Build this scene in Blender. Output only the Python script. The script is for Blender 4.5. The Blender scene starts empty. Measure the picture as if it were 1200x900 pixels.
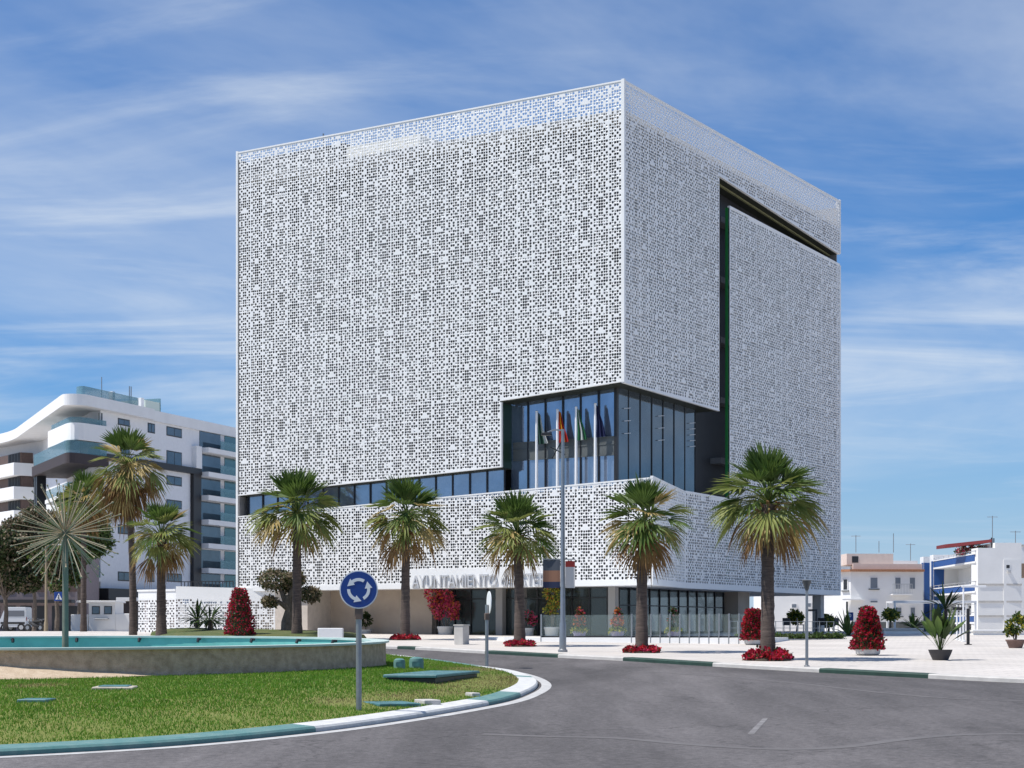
import bpy, bmesh, math, random
import numpy as np
from mathutils import Vector, Matrix
R = math.radians
rnd = random.Random(7)
scene = bpy.context.scene
COL = scene.collection
# ------------------------------------------------------------------ camera, sky, sun, exposure
F, HX, HY, CZ = 2062.0, 600.0, 740.0, 2.31      # focal length and horizon in photo pixels, eye height
cam_data = bpy.data.cameras.new("camera")
cam_data.sensor_width = 36.0
cam_data.lens = 36.0 * F / 1200.0
cam_data.shift_y = (HY - 450.0) / 1200.0
cam_data.clip_end = 20000
cam = bpy.data.objects.new("camera", cam_data)
cam.location = (0, 0, CZ); cam.rotation_euler = (R(90), 0, 0)
COL.objects.link(cam); scene.camera = cam

SUN_EL = R(60)
SX, SY = -0.972, -0.235                          # horizontal direction towards the sun
world = bpy.data.worlds.new("World"); scene.world = world; world.use_nodes = True
wn, wl = world.node_tree.nodes, world.node_tree.links
wn.clear()
def N(nodes, typ, **kw):
    n = nodes.new(typ)
    for k, v in kw.items():
        if k.startswith('i_'):
            key = k[2:]
            n.inputs[int(key) if key.isdigit() else key].default_value = v
        else: setattr(n, k, v)
    return n
sky = N(wn, 'ShaderNodeTexSky', sky_type='NISHITA', sun_disc=False, sun_elevation=SUN_EL,
        sun_rotation=math.atan2(SX, SY) % (2*math.pi), altitude=0, air_density=1.0, dust_density=0.4, ozone_density=2.5)
tint = N(wn, 'ShaderNodeMix', data_type='RGBA', blend_type='MULTIPLY'); tint.inputs[0].default_value = 1.0
tint.inputs[7].default_value = (0.44, 0.80, 1.20, 1)
wl.new(sky.outputs[0], tint.inputs[6])
tc = N(wn, 'ShaderNodeTexCoord'); sep = N(wn, 'ShaderNodeSeparateXYZ'); wl.new(tc.outputs['Generated'], sep.inputs[0])
zz = N(wn, 'ShaderNodeMath', operation='MAXIMUM'); wl.new(sep.outputs[2], zz.inputs[0]); zz.inputs[1].default_value = 0.0
za = N(wn, 'ShaderNodeMath', operation='ADD'); wl.new(zz.outputs[0], za.inputs[0]); za.inputs[1].default_value = 0.10
dx = N(wn, 'ShaderNodeMath', operation='DIVIDE'); wl.new(sep.outputs[0], dx.inputs[0]); wl.new(za.outputs[0], dx.inputs[1])
dy = N(wn, 'ShaderNodeMath', operation='DIVIDE'); wl.new(sep.outputs[1], dy.inputs[0]); wl.new(za.outputs[0], dy.inputs[1])
cmb = N(wn, 'ShaderNodeCombineXYZ'); wl.new(dx.outputs[0], cmb.inputs[0]); wl.new(dy.outputs[0], cmb.inputs[1])
def cloud(scale, rot, sc, lo, hi, detail, dist, off):
    mp = N(wn, 'ShaderNodeMapping'); mp.inputs['Rotation'].default_value = (0, 0, rot); mp.inputs['Scale'].default_value = sc
    mp.inputs['Location'].default_value = off
    wl.new(cmb.outputs[0], mp.inputs[0])
    nz = N(wn, 'ShaderNodeTexNoise', i_Scale=scale, i_Detail=detail, i_Roughness=0.58, i_Distortion=dist)
    wl.new(mp.outputs[0], nz.inputs['Vector'])
    mr = N(wn, 'ShaderNodeMapRange', interpolation_type='SMOOTHSTEP'); mr.inputs['From Min'].default_value = lo; mr.inputs['From Max'].default_value = hi
    wl.new(nz.outputs[0], mr.inputs[0]); return mr
c1 = cloud(0.60, R(8), (0.8, 0.7, 1), 0.38, 0.72, 7, 0.6, (3.1, 1.7, 0))
c2 = cloud(1.7, R(17), (0.5, 1.15, 1), 0.46, 0.80, 7, 0.8, (7.4, 2.2, 0))
cs = N(wn, 'ShaderNodeMath', operation='MULTIPLY'); wl.new(c2.outputs[0], cs.inputs[0]); cs.inputs[1].default_value = 0.5
ca = N(wn, 'ShaderNodeMath', operation='MULTIPLY_ADD', use_clamp=True); wl.new(c1.outputs[0], ca.inputs[0]); ca.inputs[1].default_value = 0.50; wl.new(cs.outputs[0], ca.inputs[2])
mixc = N(wn, 'ShaderNodeMix', data_type='RGBA'); wl.new(ca.outputs[0], mixc.inputs[0]); wl.new(tint.outputs[2], mixc.inputs[6])
mixc.inputs[7].default_value = (7.2, 7.9, 8.7, 1)
hz = N(wn, 'ShaderNodeMapRange', interpolation_type='SMOOTHSTEP'); hz.inputs['From Min'].default_value = -0.01; hz.inputs['From Max'].default_value = 0.16
hz.inputs['To Min'].default_value = 0.75; hz.inputs['To Max'].default_value = 0.0; wl.new(sep.outputs[2], hz.inputs[0])
mixh = N(wn, 'ShaderNodeMix', data_type='RGBA'); wl.new(hz.outputs[0], mixh.inputs[0]); wl.new(mixc.outputs[2], mixh.inputs[6]); mixh.inputs[7].default_value = (4.6, 5.9, 7.6, 1)
bg = N(wn, 'ShaderNodeBackground', i_Strength=0.086); wl.new(mixh.outputs[2], bg.inputs[0])
wo = N(wn, 'ShaderNodeOutputWorld'); wl.new(bg.outputs[0], wo.inputs[0])

sl = bpy.data.lights.new("sun", 'SUN'); sl.energy = 4.5; sl.angle = R(0.53); sl.color = (1.0, 0.955, 0.89)
so = bpy.data.objects.new("sun", sl); COL.objects.link(so)
ce = math.cos(SUN_EL)
so.rotation_euler = Vector((SX*ce, SY*ce, math.sin(SUN_EL))).to_track_quat('Z', 'Y').to_euler()
so.location = (-60, -20, 90)
vs = scene.view_settings
vs.view_transform = 'Standard'; vs.look = 'None'; vs.gamma = 1.0; vs.use_curve_mapping = False; vs.exposure = 0.26
scene.cycles.max_bounces = 6; scene.cycles.diffuse_bounces = 3; scene.cycles.glossy_bounces = 3
scene.cycles.transparent_max_bounces = 8; scene.cycles.use_denoising = True
# ------------------------------------------------------------------ authoring helpers
def g(y):                                        # ground height: rises away from the camera, then levels out
    s = 0.0198
    y0, y1 = 98.0, 124.0
    if y <= y0: return s*y
    t = min(y, y1) - y0
    return s*y0 + s*(t - t*t/(2*(y1-y0)))
def P(x, y, d): return Vector(((x-HX)/F*d, d, CZ-(y-HY)/F*d))
def G(x, y):                                     # point of the ground under photo pixel x, y
    lo, hi = 5.0, 400.0
    for _ in range(60):
        m = (lo+hi)/2
        if CZ-(y-HY)/F*m > g(m): lo = m
        else: hi = m
    return Vector(((x-HX)/F*lo, lo, g(lo)))
def onx(x, d): return Vector(((x-HX)/F*d, d, g(d)))

class Fr:                                        # a vertical facade plane: u along it, z up, n outwards
    def __init__(s, o, ud, n=None):
        s.o = Vector((o[0], o[1])); s.u = Vector((ud[0], ud[1])).normalized()
        a = Vector((s.u.y, -s.u.x))
        s.n = a if a.dot(-s.o) > 0 else -a
        if n: s.n = Vector(n)
    def pt(s, u, z, n=0.0):
        q = s.o + s.u*u + s.n*n
        return (q.x, q.y, z)
    def px(s, x, y):
        k = (x-HX)/F
        u = -(s.o.x - s.o.y*k)/(s.u.x - s.u.y*k)
        t = s.o.y + u*s.u.y
        return u, CZ-(y-HY)/F*t
    def ux(s, x): return s.px(x, 0)[0]

class MB:
    def __init__(s): s.v, s.f, s.m, s.cm = [], [], [], 0
    def mat(s, i): s.cm = i; return s
    def add(s, vs, fs):
        b = len(s.v); s.v += [tuple(v) for v in vs]
        for f in fs: s.f.append([b+i for i in f]); s.m.append(s.cm)
        return s
    def hexa(s, p):
        return s.add(p, [(0,3,2,1),(4,5,6,7),(0,1,5,4),(1,2,6,5),(2,3,7,6),(3,0,4,7)])
    def box(s, x0, x1, y0, y1, z0, z1):
        return s.hexa([(x0,y0,z0),(x1,y0,z0),(x1,y1,z0),(x0,y1,z0),(x0,y0,z1),(x1,y0,z1),(x1,y1,z1),(x0,y1,z1)])
    def bev(s, x0, x1, y0, y1, z0, z1, b=0.02):  # box with chamfered upright edges and top
        pl = [(x0+b,y0),(x1-b,y0),(x1,y0+b),(x1,y1-b),(x1-b,y1),(x0+b,y1),(x0,y1-b),(x0,y0+b)]
        cx, cy = (x0+x1)/2, (y0+y1)/2
        def sc(p, k): return (p[0]-math.copysign(k, p[0]-cx), p[1]-math.copysign(k, p[1]-cy))
        return s.loft([[(x,y,z0) for x,y in pl], [(x,y,z1-b) for x,y in pl], [sc(p,b)+(z1,) for p in pl]], True, True)
    def fbox(s, fr, u0, u1, z0, z1, n0, n1):
        return s.hexa([fr.pt(u0,z0,n0),fr.pt(u1,z0,n0),fr.pt(u1,z0,n1),fr.pt(u0,z0,n1),fr.pt(u0,z1,n0),fr.pt(u1,z1,n0),fr.pt(u1,z1,n1),fr.pt(u0,z1,n1)])
    def fbar(s, fr, a, b, w, n0, n1):            # bar along the line a-b (u,z) in a facade, w tall
        (u0,z0),(u1,z1) = a, b
        return s.hexa([fr.pt(u0,z0,n0),fr.pt(u1,z1,n0),fr.pt(u1,z1,n1),fr.pt(u0,z0,n1),fr.pt(u0,z0+w,n0),fr.pt(u1,z1+w,n0),fr.pt(u1,z1+w,n1),fr.pt(u0,z0+w,n1)])
    def loft(s, rings, cap0=False, cap1=False, closed=True):
        b = len(s.v); n = len(rings[0])
        for r in rings: s.v += [tuple(p) for p in r]
        for k in range(len(rings)-1):
            for i in range(n if closed else n-1):
                j = (i+1) % n
                s.f.append([b+k*n+i, b+k*n+j, b+(k+1)*n+j, b+(k+1)*n+i]); s.m.append(s.cm)
        if cap0: s.f.append([b+i for i in range(n)][::-1]); s.m.append(s.cm)
        if cap1: s.f.append([b+(len(rings)-1)*n+i for i in range(n)]); s.m.append(s.cm)
        return s
    def tube(s, pts, rad, n=8, cap=True):
        pts = [Vector(p) for p in pts]
        if not isinstance(rad, (list, tuple)): rad = [rad]*len(pts)
        rings = []; ref = None
        for i, p in enumerate(pts):
            t = (pts[min(i+1, len(pts)-1)] - pts[max(i-1, 0)]).normalized()
            if ref is None: ref = Vector((0,0,1)) if abs(t.z) < .9 else Vector((1,0,0))
            a = (ref - t*ref.dot(t)).normalized(); ref = a; c = t.cross(a)
            rings.append([p + (a*math.cos(2*math.pi*k/n) + c*math.sin(2*math.pi*k/n))*rad[i] for k in range(n)])
        return s.loft(rings, cap, cap)
    def lathe(s, c, prof, n=16, sx=1, sy=1, wob=0, seed=0):
        rr = random.Random(seed); ph = [1+rr.uniform(-wob, wob) for _ in range(n)]
        rings = [[(c[0]+r*sx*ph[k]*math.cos(2*math.pi*k/n), c[1]+r*sy*ph[k]*math.sin(2*math.pi*k/n), c[2]+z) for k in range(n)] for r, z in prof]
        return s.loft(rings, True, True)
    def prism(s, plan, z0, z1):
        if callable(z0): a = [(x,y,z0(x,y)) for x,y in plan]
        else: a = [(x,y,z0) for x,y in plan]
        if callable(z1): b = [(x,y,z1(x,y)) for x,y in plan]
        else: b = [(x,y,z1) for x,y in plan]
        return s.loft([a, b], True, True)
    def build(s, name, mats, parent=None, smooth=False, fixn=True):
        me = bpy.data.meshes.new(name); me.from_pydata(s.v, [], s.f)
        if not isinstance(mats, (list, tuple)): mats = [mats]
        for m in mats: me.materials.append(m)
        if len(mats) > 1: me.polygons.foreach_set('material_index', s.m)
        if fixn:
            bm = bmesh.new(); bm.from_mesh(me); bmesh.ops.recalc_face_normals(bm, faces=bm.faces); bm.to_mesh(me); bm.free()
        if smooth:
            me.polygons.foreach_set('use_smooth', [True]*len(me.polygons))
            try: me.set_sharp_from_angle(angle=R(40))
            except Exception: pass
        me.update()
        return link(name, me, parent)
def link(name, me, parent=None):
    o = bpy.data.objects.new(name, me); COL.objects.link(o)
    if parent is not None:
        o.parent = parent
        if parent.type == 'EMPTY': o.location = -parent.location
    return o
def tag(o, label=None, cat=None, group=None, kind=None):
    if label: o['label'] = label
    if cat: o['category'] = cat
    if group: o['group'] = group
    if kind: o['kind'] = kind
    return o
def thing(name, label, cat, loc=(0,0,0), group=None):
    o = bpy.data.objects.new(name, None); COL.objects.link(o); o.location = loc; o.empty_display_size = .3
    return tag(o, label, cat, group)
def struct(o): o['kind'] = 'structure'; return o
def npmesh(name, verts, faces_flat, loop_tot, mats, mi=None, parent=None):
    me = bpy.data.meshes.new(name)
    me.vertices.add(len(verts)); me.vertices.foreach_set('co', np.asarray(verts, np.float32).ravel())
    me.loops.add(len(faces_flat)); me.loops.foreach_set('vertex_index', np.asarray(faces_flat, np.int32))
    lt = np.asarray(loop_tot, np.int32)
    me.polygons.add(len(lt)); me.polygons.foreach_set('loop_start', np.concatenate([[0], np.cumsum(lt)[:-1]]).astype(np.int32))
    me.polygons.foreach_set('loop_total', lt)
    if not isinstance(mats, (list, tuple)): mats = [mats]
    for m in mats: me.materials.append(m)
    if mi is not None: me.polygons.foreach_set('material_index', np.asarray(mi, np.int32))
    me.update(calc_edges=True); me.validate()
    return link(name, me, parent)
def sheet(name, poly, mat, off, zf=None):
    bm = bmesh.new(); vs = [bm.verts.new((x, y, 0)) for x, y in poly]; bm.faces.new(vs)
    bmesh.ops.triangulate(bm, faces=bm.faces[:])
    for yc in (98, 101, 104, 107, 110, 113, 116, 119, 122, 124):
        bmesh.ops.bisect_plane(bm, geom=bm.verts[:]+bm.edges[:]+bm.faces[:], plane_co=(0,yc,0), plane_no=(0,1,0))
    for v in bm.verts: v.co.z = (zf(v.co.x, v.co.y) if zf else g(v.co.y)) + off
    bmesh.ops.recalc_face_normals(bm, faces=bm.faces)
    if sum(f.normal.z for f in bm.faces) < 0: bmesh.ops.reverse_faces(bm, faces=bm.faces)
    me = bpy.data.meshes.new(name); bm.to_mesh(me); bm.free(); me.materials.append(mat)
    return link(name, me)
def catmull(pts, n=8, closed=False):
    pts = [Vector(p) for p in pts]; out = []; L = len(pts)
    for i in range(L if closed else L-1):
        q = [pts[(i+k) % L] if closed else pts[min(max(i+k, 0), L-1)] for k in (-1, 0, 1, 2)]
        for j in range(n):
            t = j/n
            out.append(0.5*((2*q[1]) + (-q[0]+q[2])*t + (2*q[0]-5*q[1]+4*q[2]-q[3])*t*t + (-q[0]+3*q[1]-3*q[2]+q[3])*t**3))
    if not closed: out.append(pts[-1])
    return out
# ------------------------------------------------------------------ materials
def mat(name, col, rough=0.7, metal=0.0, var=0.0, vscale=3.0, bump=0.0, bscale=40.0, spec=0.5, col2=None, detail=6, stretch=None):
    m = bpy.data.materials.new(name); m.use_nodes = True
    nt = m.node_tree; b = nt.nodes['Principled BSDF']
    b.inputs['Base Color'].default_value = (*col, 1); b.inputs['Roughness'].default_value = rough
    b.inputs['Metallic'].default_value = metal; b.inputs['Specular IOR Level'].default_value = spec
    t = None
    if var or bump or col2:
        t = N(nt.nodes, 'ShaderNodeTexCoord')
        src = t.outputs['Object']
        if stretch:
            mp = N(nt.nodes, 'ShaderNodeMapping'); mp.inputs['Scale'].default_value = stretch
            nt.links.new(src, mp.inputs[0]); src = mp.outputs[0]
    if var or col2:
        nz = N(nt.nodes, 'ShaderNodeTexNoise', i_Scale=vscale, i_Detail=detail, i_Roughness=0.6); nt.links.new(src, nz.inputs['Vector'])
        rp = N(nt.nodes, 'ShaderNodeMapRange'); rp.inputs['From Min'].default_value = .3; rp.inputs['From Max'].default_value = .7
        nt.links.new(nz.outputs[0], rp.inputs[0])
        mx = N(nt.nodes, 'ShaderNodeMix', data_type='RGBA'); nt.links.new(rp.outputs[0], mx.inputs[0])
        c2 = col2 or tuple(c*(1+var) for c in col); c1 = col if col2 else tuple(c*(1-var) for c in col)
        mx.inputs[6].default_value = (*c1, 1); mx.inputs[7].default_value = (*c2, 1)
        nt.links.new(mx.outputs[2], b.inputs['Base Color'])
    if bump:
        n2 = N(nt.nodes, 'ShaderNodeTexNoise', i_Scale=bscale, i_Detail=4); nt.links.new(src, n2.inputs['Vector'])
        bp = N(nt.nodes, 'ShaderNodeBump', i_Strength=bump, i_Distance=0.03); nt.links.new(n2.outputs[0], bp.inputs['Height'])
        nt.links.new(bp.outputs[0], b.inputs['Normal'])
    return m
def leafmat(name, col, col2=None, trans=0.35, rough=0.55, vscale=1.3):
    m = bpy.data.materials.new(name); m.use_nodes = True; nt = m.node_tree; nt.nodes.clear()
    t = N(nt.nodes, 'ShaderNodeTexCoord'); nz = N(nt.nodes, 'ShaderNodeTexNoise', i_Scale=vscale, i_Detail=3); nt.links.new(t.outputs['Object'], nz.inputs['Vector'])
    rp = N(nt.nodes, 'ShaderNodeMapRange'); rp.inputs['From Min'].default_value = .35; rp.inputs['From Max'].default_value = .65; nt.links.new(nz.outputs[0], rp.inputs[0])
    mx = N(nt.nodes, 'ShaderNodeMix', data_type='RGBA'); nt.links.new(rp.outputs[0], mx.inputs[0])
    mx.inputs[6].default_value = (*col, 1); mx.inputs[7].default_value = (*(col2 or tuple(c*1.5 for c in col)), 1)
    p = N(nt.nodes, 'ShaderNodeBsdfPrincipled'); p.inputs['Roughness'].default_value = rough; p.inputs['Specular IOR Level'].default_value = .35
    nt.links.new(mx.outputs[2], p.inputs['Base Color'])
    tr = N(nt.nodes, 'ShaderNodeBsdfTranslucent'); nt.links.new(mx.outputs[2], tr.inputs[0])
    ms = N(nt.nodes, 'ShaderNodeMixShader'); ms.inputs[0].default_value = trans
    nt.links.new(p.outputs[0], ms.inputs[1]); nt.links.new(tr.outputs[0], ms.inputs[2])
    o = N(nt.nodes, 'ShaderNodeOutputMaterial'); nt.links.new(ms.outputs[0], o.inputs[0])
    return m
M = {}
M['screen'] = mat('white_screen_panel', (.77,.77,.76), .45, var=.03, vscale=.6)
M['white'] = mat('white_render', (.78,.78,.77), .75, var=.05, vscale=.5, bump=.15, bscale=12)
M['whitemetal'] = mat('white_metal', (.8,.8,.8), .35)
M['core'] = mat('dark_inner_wall', (.02,.023,.028), .5, var=.3, vscale=.4)
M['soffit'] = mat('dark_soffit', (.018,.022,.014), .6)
M['green_reveal'] = mat('green_reveal', (.015,.17,.04), .35)
M['darkgreen'] = mat('dark_green_reveal', (.015,.04,.022), .4)
M['glass_blue'] = mat('blue_glass', (.26,.325,.43), .04, metal=.7, var=.18, vscale=.55, spec=.8)
M['glass_dark'] = mat('dark_glass', (.115,.148,.18), .05, metal=.6, var=.2, vscale=.4, spec=.6)
M['glass_green'] = mat('green_glass', (.10,.20,.22), .08, metal=.4)
M['black'] = mat('black_metal', (.015,.015,.017), .45)
M['spandrel'] = mat('grey_spandrel', (.10,.11,.11), .45, var=.15, vscale=1)
M['grey'] = mat('grey_metal', (.30,.31,.32), .38, metal=.7, var=.1, vscale=6)
M['lightgrey'] = mat('light_grey_metal', (.5,.5,.5), .45, metal=.3)
M['letter'] = mat('brushed_letter_metal', (.52,.53,.55), .45, metal=.1)
M['stone'] = mat('beige_stone', (.42,.34,.27), .7, var=.12, vscale=.8, bump=.1)
M['concrete'] = mat('pale_concrete', (.50,.48,.45), .85, var=.12, vscale=2, bump=.2)
M['cover_edge'] = mat('concrete_edge', (.48,.43,.35), .9, var=.2, vscale=5)
M['teal_paint'] = mat('teal_paint', (.07,.20,.19), .6, col2=(.16,.27,.25), vscale=3.5, detail=10, bump=.1)
M['white_paint'] = mat('white_road_paint', (.50,.50,.48), .7, col2=(.68,.68,.66), vscale=4, detail=10)
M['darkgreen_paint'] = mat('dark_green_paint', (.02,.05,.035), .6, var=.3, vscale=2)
M['teal_metal'] = mat('teal_cover', (.06,.17,.18), .5, var=.35, vscale=3)
M['pool_tile'] = mat('turquoise_pool_tile', (.20,.50,.45), .3, var=.15, vscale=1.2)
M['rim'] = mat('pale_green_rim', (.46,.56,.52), .55, var=.12, vscale=1.5)
M['patina'] = mat('green_patina', (.17,.165,.125), .75, metal=0, var=.2, vscale=4)
M['rod'] = mat('beige_pipe', (.30,.235,.145), .5)
M['fountain_wall'] = mat('pebbledash', (.35,.255,.175), .95, col2=(.60,.465,.34), vscale=5, bump=.9, bscale=30, detail=9)
M['bedgravel'] = mat('sandy_gravel', (.42,.32,.22), .95, col2=(.56,.45,.33), vscale=6, bump=.6, bscale=30)  # pale tone of the sunlit wall foot, put into the bank's colour
M['trunk'] = mat('palm_bark', (.05,.038,.032), .95, col2=(.125,.095,.08), vscale=3.2, bump=.9, bscale=9, stretch=(1,1,5))
M['bark'] = mat('bark', (.10,.08,.06), .95, col2=(.19,.15,.12), vscale=6, bump=.8, bscale=14)
M['frond'] = leafmat('green_frond', (.055,.105,.018), (.12,.18,.04), .3)
M['frond_pale'] = leafmat('pale_frond', (.15,.19,.045), (.27,.295,.085), .3)
M['frond_gold'] = leafmat('golden_frond', (.30,.22,.07), (.42,.32,.13), .25)
M['frond_dead'] = leafmat('dead_frond', (.17,.09,.035), (.30,.19,.08), .15, .8)
M['leaf_dark'] = leafmat('dark_leaf', (.025,.045,.012), (.06,.085,.025), .3)
M['leaf'] = leafmat('green_leaf', (.05,.10,.02), (.11,.17,.04), .35)
M['leaf_olive'] = leafmat('olive_leaf', (.17,.13,.08), (.27,.22,.14), .25)
M['leaf_yellow'] = leafmat('yellow_leaf', (.30,.28,.03), (.45,.40,.06), .3)
M['flower_red'] = leafmat('red_flower', (.30,.008,.015), (.50,.02,.03), .25)
M['flower_crimson'] = leafmat('crimson_flower', (.32,.008,.04), (.55,.03,.10), .25)
M['flower_pink'] = leafmat('pink_flower', (.48,.03,.11), (.65,.08,.16), .3)
M['flower_orange'] = leafmat('orange_flower', (.5,.11,.02), (.6,.2,.04), .3)
M['potdark'] = mat('dark_pot', (.045,.042,.045), .6, var=.2, vscale=4)
M['potwhite'] = mat('white_pot', (.55,.55,.54), .6, var=.1)
M['potlilac'] = mat('lilac_pot', (.22,.18,.30), .55)
M['terracotta'] = mat('terracotta_pot', (.16,.10,.085), .8, var=.2)
M['soil'] = mat('soil', (.06,.045,.03), 1.0, var=.3)
M['blue_paint'] = mat('blue_paint', (.012,.075,.27), .5)
M['signblue'] = mat('blue_sign_face', (.006,.045,.24), .35)
M['signwhite'] = mat('white_sign_face', (.8,.8,.8), .4)
M['tiles'] = mat('roof_tiles', (.36,.17,.09), .85, var=.25, vscale=8)
M['redawning'] = mat('dark_red_cloth', (.16,.02,.025), .8)
M['brown'] = mat('brown_panel', (.10,.065,.055), .7, var=.15)
M['mauve'] = mat('mauve_wall', (.26,.21,.21), .8, var=.1)
M['peach'] = mat('pale_peach_wall', (.66,.56,.50), .8, var=.05)
M['shutter'] = mat('grey_shutter', (.16,.19,.23), .6, bump=.3, bscale=20)
M['rubber'] = mat('rubber', (.02,.02,.02), .8)
M['car_white'] = mat('white_car_paint', (.62,.64,.66), .25)
M['car_glass'] = mat('car_glass', (.02,.025,.03), .05)
M['lamp_red'] = mat('red_lens', (.35,.01,.01), .3)
M['clear_glass'] = mat('railing_glass', (.6,.75,.72), .05)
def glassy(m, alpha):
    b = m.node_tree.nodes['Principled BSDF']; b.inputs['Alpha'].default_value = alpha
glassy(M['clear_glass'], .07)
M['rail_glass_far'] = mat('balcony_glass', (.16,.30,.33), .06, metal=.2); glassy(M['rail_glass_far'], .6)

def asphalt():
    m = bpy.data.materials.new('asphalt'); m.use_nodes = True; nt = m.node_tree; b = nt.nodes['Principled BSDF']
    t = N(nt.nodes, 'ShaderNodeTexCoord'); L = nt.links.new
    def noise(scale, detail, stretch=None, dist=0):
        src = t.outputs['Object']
        if stretch:
            mp = N(nt.nodes, 'ShaderNodeMapping'); mp.inputs['Scale'].default_value = stretch[0]; mp.inputs['Rotation'].default_value = (0,0,stretch[1]); L(src, mp.inputs[0]); src = mp.outputs[0]
        n = N(nt.nodes, 'ShaderNodeTexNoise', i_Scale=scale, i_Detail=detail, i_Roughness=.62, i_Distortion=dist); L(src, n.inputs['Vector']); return n.outputs[0]
    def rng(s, a, c, lo, hi):
        r = N(nt.nodes, 'ShaderNodeMapRange'); r.inputs[1].default_value=a; r.inputs[2].default_value=c; r.inputs[3].default_value=lo; r.inputs[4].default_value=hi; L(s, r.inputs[0]); return r.outputs[0]
    def mul(a, c):
        x = N(nt.nodes, 'ShaderNodeMath', operation='MULTIPLY'); L(a, x.inputs[0]); L(c, x.inputs[1]); return x.outputs[0]
    big = rng(noise(.13, 6, ((1,.30,1), .5), .8), .36, .64, .64, 1.22)
    mid = rng(noise(1.1, 6, ((1,.12,1), .55)), .3, .7, .80, 1.18)
    fine = mul(rng(noise(9, 9), .3, .7, .68, 1.32), rng(noise(42, 4), .3, .7, .66, 1.34))
    vor = N(nt.nodes, 'ShaderNodeTexVoronoi', feature='DISTANCE_TO_EDGE', i_Scale=.16); 
    nzv = N(nt.nodes, 'ShaderNodeTexNoise', i_Scale=.9, i_Detail=5); L(t.outputs['Object'], nzv.inputs['Vector'])
    mv = N(nt.nodes, 'ShaderNodeVectorMath', operation='MULTIPLY_ADD'); L(nzv.outputs['Color'], mv.inputs[0]); mv.inputs[1].default_value=(2.5,2.5,0); L(t.outputs['Object'], mv.inputs[2]); L(mv.outputs[0], vor.inputs['Vector'])
    crack = rng(vor.outputs['Distance'], 0, .006, .62, 1.0)
    v = mul(mul(big, mid), mul(fine, crack))
    col = N(nt.nodes, 'ShaderNodeMix', data_type='RGBA', blend_type='MULTIPLY'); col.inputs[0].default_value=1
    col.inputs[6].default_value = (.122,.113,.112,1); L(v, col.inputs[7]); L(col.outputs[2], b.inputs['Base Color'])
    b.inputs['Roughness'].default_value = .88; b.inputs['Specular IOR Level'].default_value = .3
    bp = N(nt.nodes, 'ShaderNodeBump', i_Strength=.35, i_Distance=.02); L(noise(60, 3), bp.inputs['Height']); L(bp.outputs[0], b.inputs['Normal'])
    return m
M['asphalt'] = asphalt()
def paving():
    m = bpy.data.materials.new('cream_paving'); m.use_nodes = True; nt = m.node_tree; b = nt.nodes['Principled BSDF']; L = nt.links.new
    t = N(nt.nodes, 'ShaderNodeTexCoord')
    mp = N(nt.nodes, 'ShaderNodeMapping'); mp.inputs['Rotation'].default_value = (0,0,R(32)); L(t.outputs['Object'], mp.inputs[0])
    br = N(nt.nodes, 'ShaderNodeTexBrick'); L(mp.outputs[0], br.inputs['Vector'])
    br.inputs['Scale'].default_value = .55; br.inputs['Mortar Size'].default_value = .014; br.inputs['Color1'].default_value=(.56,.52,.475,1); br.inputs['Color2'].default_value=(.60,.555,.51,1); br.inputs['Mortar'].default_value=(.43,.40,.365,1)
    nz = N(nt.nodes, 'ShaderNodeTexNoise', i_Scale=.35, i_Detail=7); L(t.outputs['Object'], nz.inputs['Vector'])
    r = N(nt.nodes, 'ShaderNodeMapRange'); r.inputs[1].default_value=.3; r.inputs[2].default_value=.7; r.inputs[3].default_value=.86; r.inputs[4].default_value=1.06; L(nz.outputs[0], r.inputs[0])
    x = N(nt.nodes, 'ShaderNodeMix', data_type='RGBA', blend_type='MULTIPLY'); x.inputs[0].default_value=1; L(br.outputs[0], x.inputs[6]); L(r.outputs[0], x.inputs[7]); L(x.outputs[2], b.inputs['Base Color'])
    b.inputs['Roughness'].default_value=.8
    return m
M['paving'] = paving()
M['lawn'] = mat('lawn_soil', (.13,.17,.022), .95, col2=(.20,.19,.05), vscale=.6, bump=.5, bscale=25)
M['water'] = mat('pool_water', (.12,.38,.36), .08, var=.1, bump=.2, bscale=3)
# ------------------------------------------------------------------ ground, road, plaza, kerbs
bm_ground = [(-2500,-40),(2500,-40),(2500,6000),(-2500,6000)]
struct(sheet('ground', bm_ground, mat('dusty_ground', (.38,.34,.30), .95, var=.15, vscale=.3), -0.03))
outer = [(-140,70),(-70,84),(-45,84),(-30,85.5),(-20,85),(-13,83),(-8,80),(-4.5,76.9),(-1.1,71.2),(1.3,67.2),(3.98,63.2),(6.2,58.9),(8.9,54.2),(11.4,50.2),(13.5,47.2),(18,42.5),(26,36.5),(40,29),(80,14)]
outer_s = [(p.x, p.y) for p in catmull([(x,y,0) for x,y in outer], 6)]
road_poly = outer_s + [(120,-20),(-140,-20)]
struct(sheet('road', road_poly, M['asphalt'], 0.0))
PZ = .13
plaza_poly = [(x, y) for x, y in outer_s] + [(140,60),(140,300),(-140,300)]
def off2(pts, d):                                # polyline moved sideways by d
    out = []
    for i, (x, y) in enumerate(pts):
        a = Vector(pts[max(i-1,0)]); c = Vector(pts[min(i+1,len(pts)-1)]); t = (c-a).normalized()
        out.append((x - t.y*d, y + t.x*d))
    return out
inner_s = off2(outer_s, .42)                     # behind the kerb stones
if inner_s[20][1] < outer_s[20][1]: inner_s = off2(outer_s, -.42)
struct(sheet('plaza', inner_s + [(140,60),(140,300),(-140,300)], M['paving'], PZ))
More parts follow.
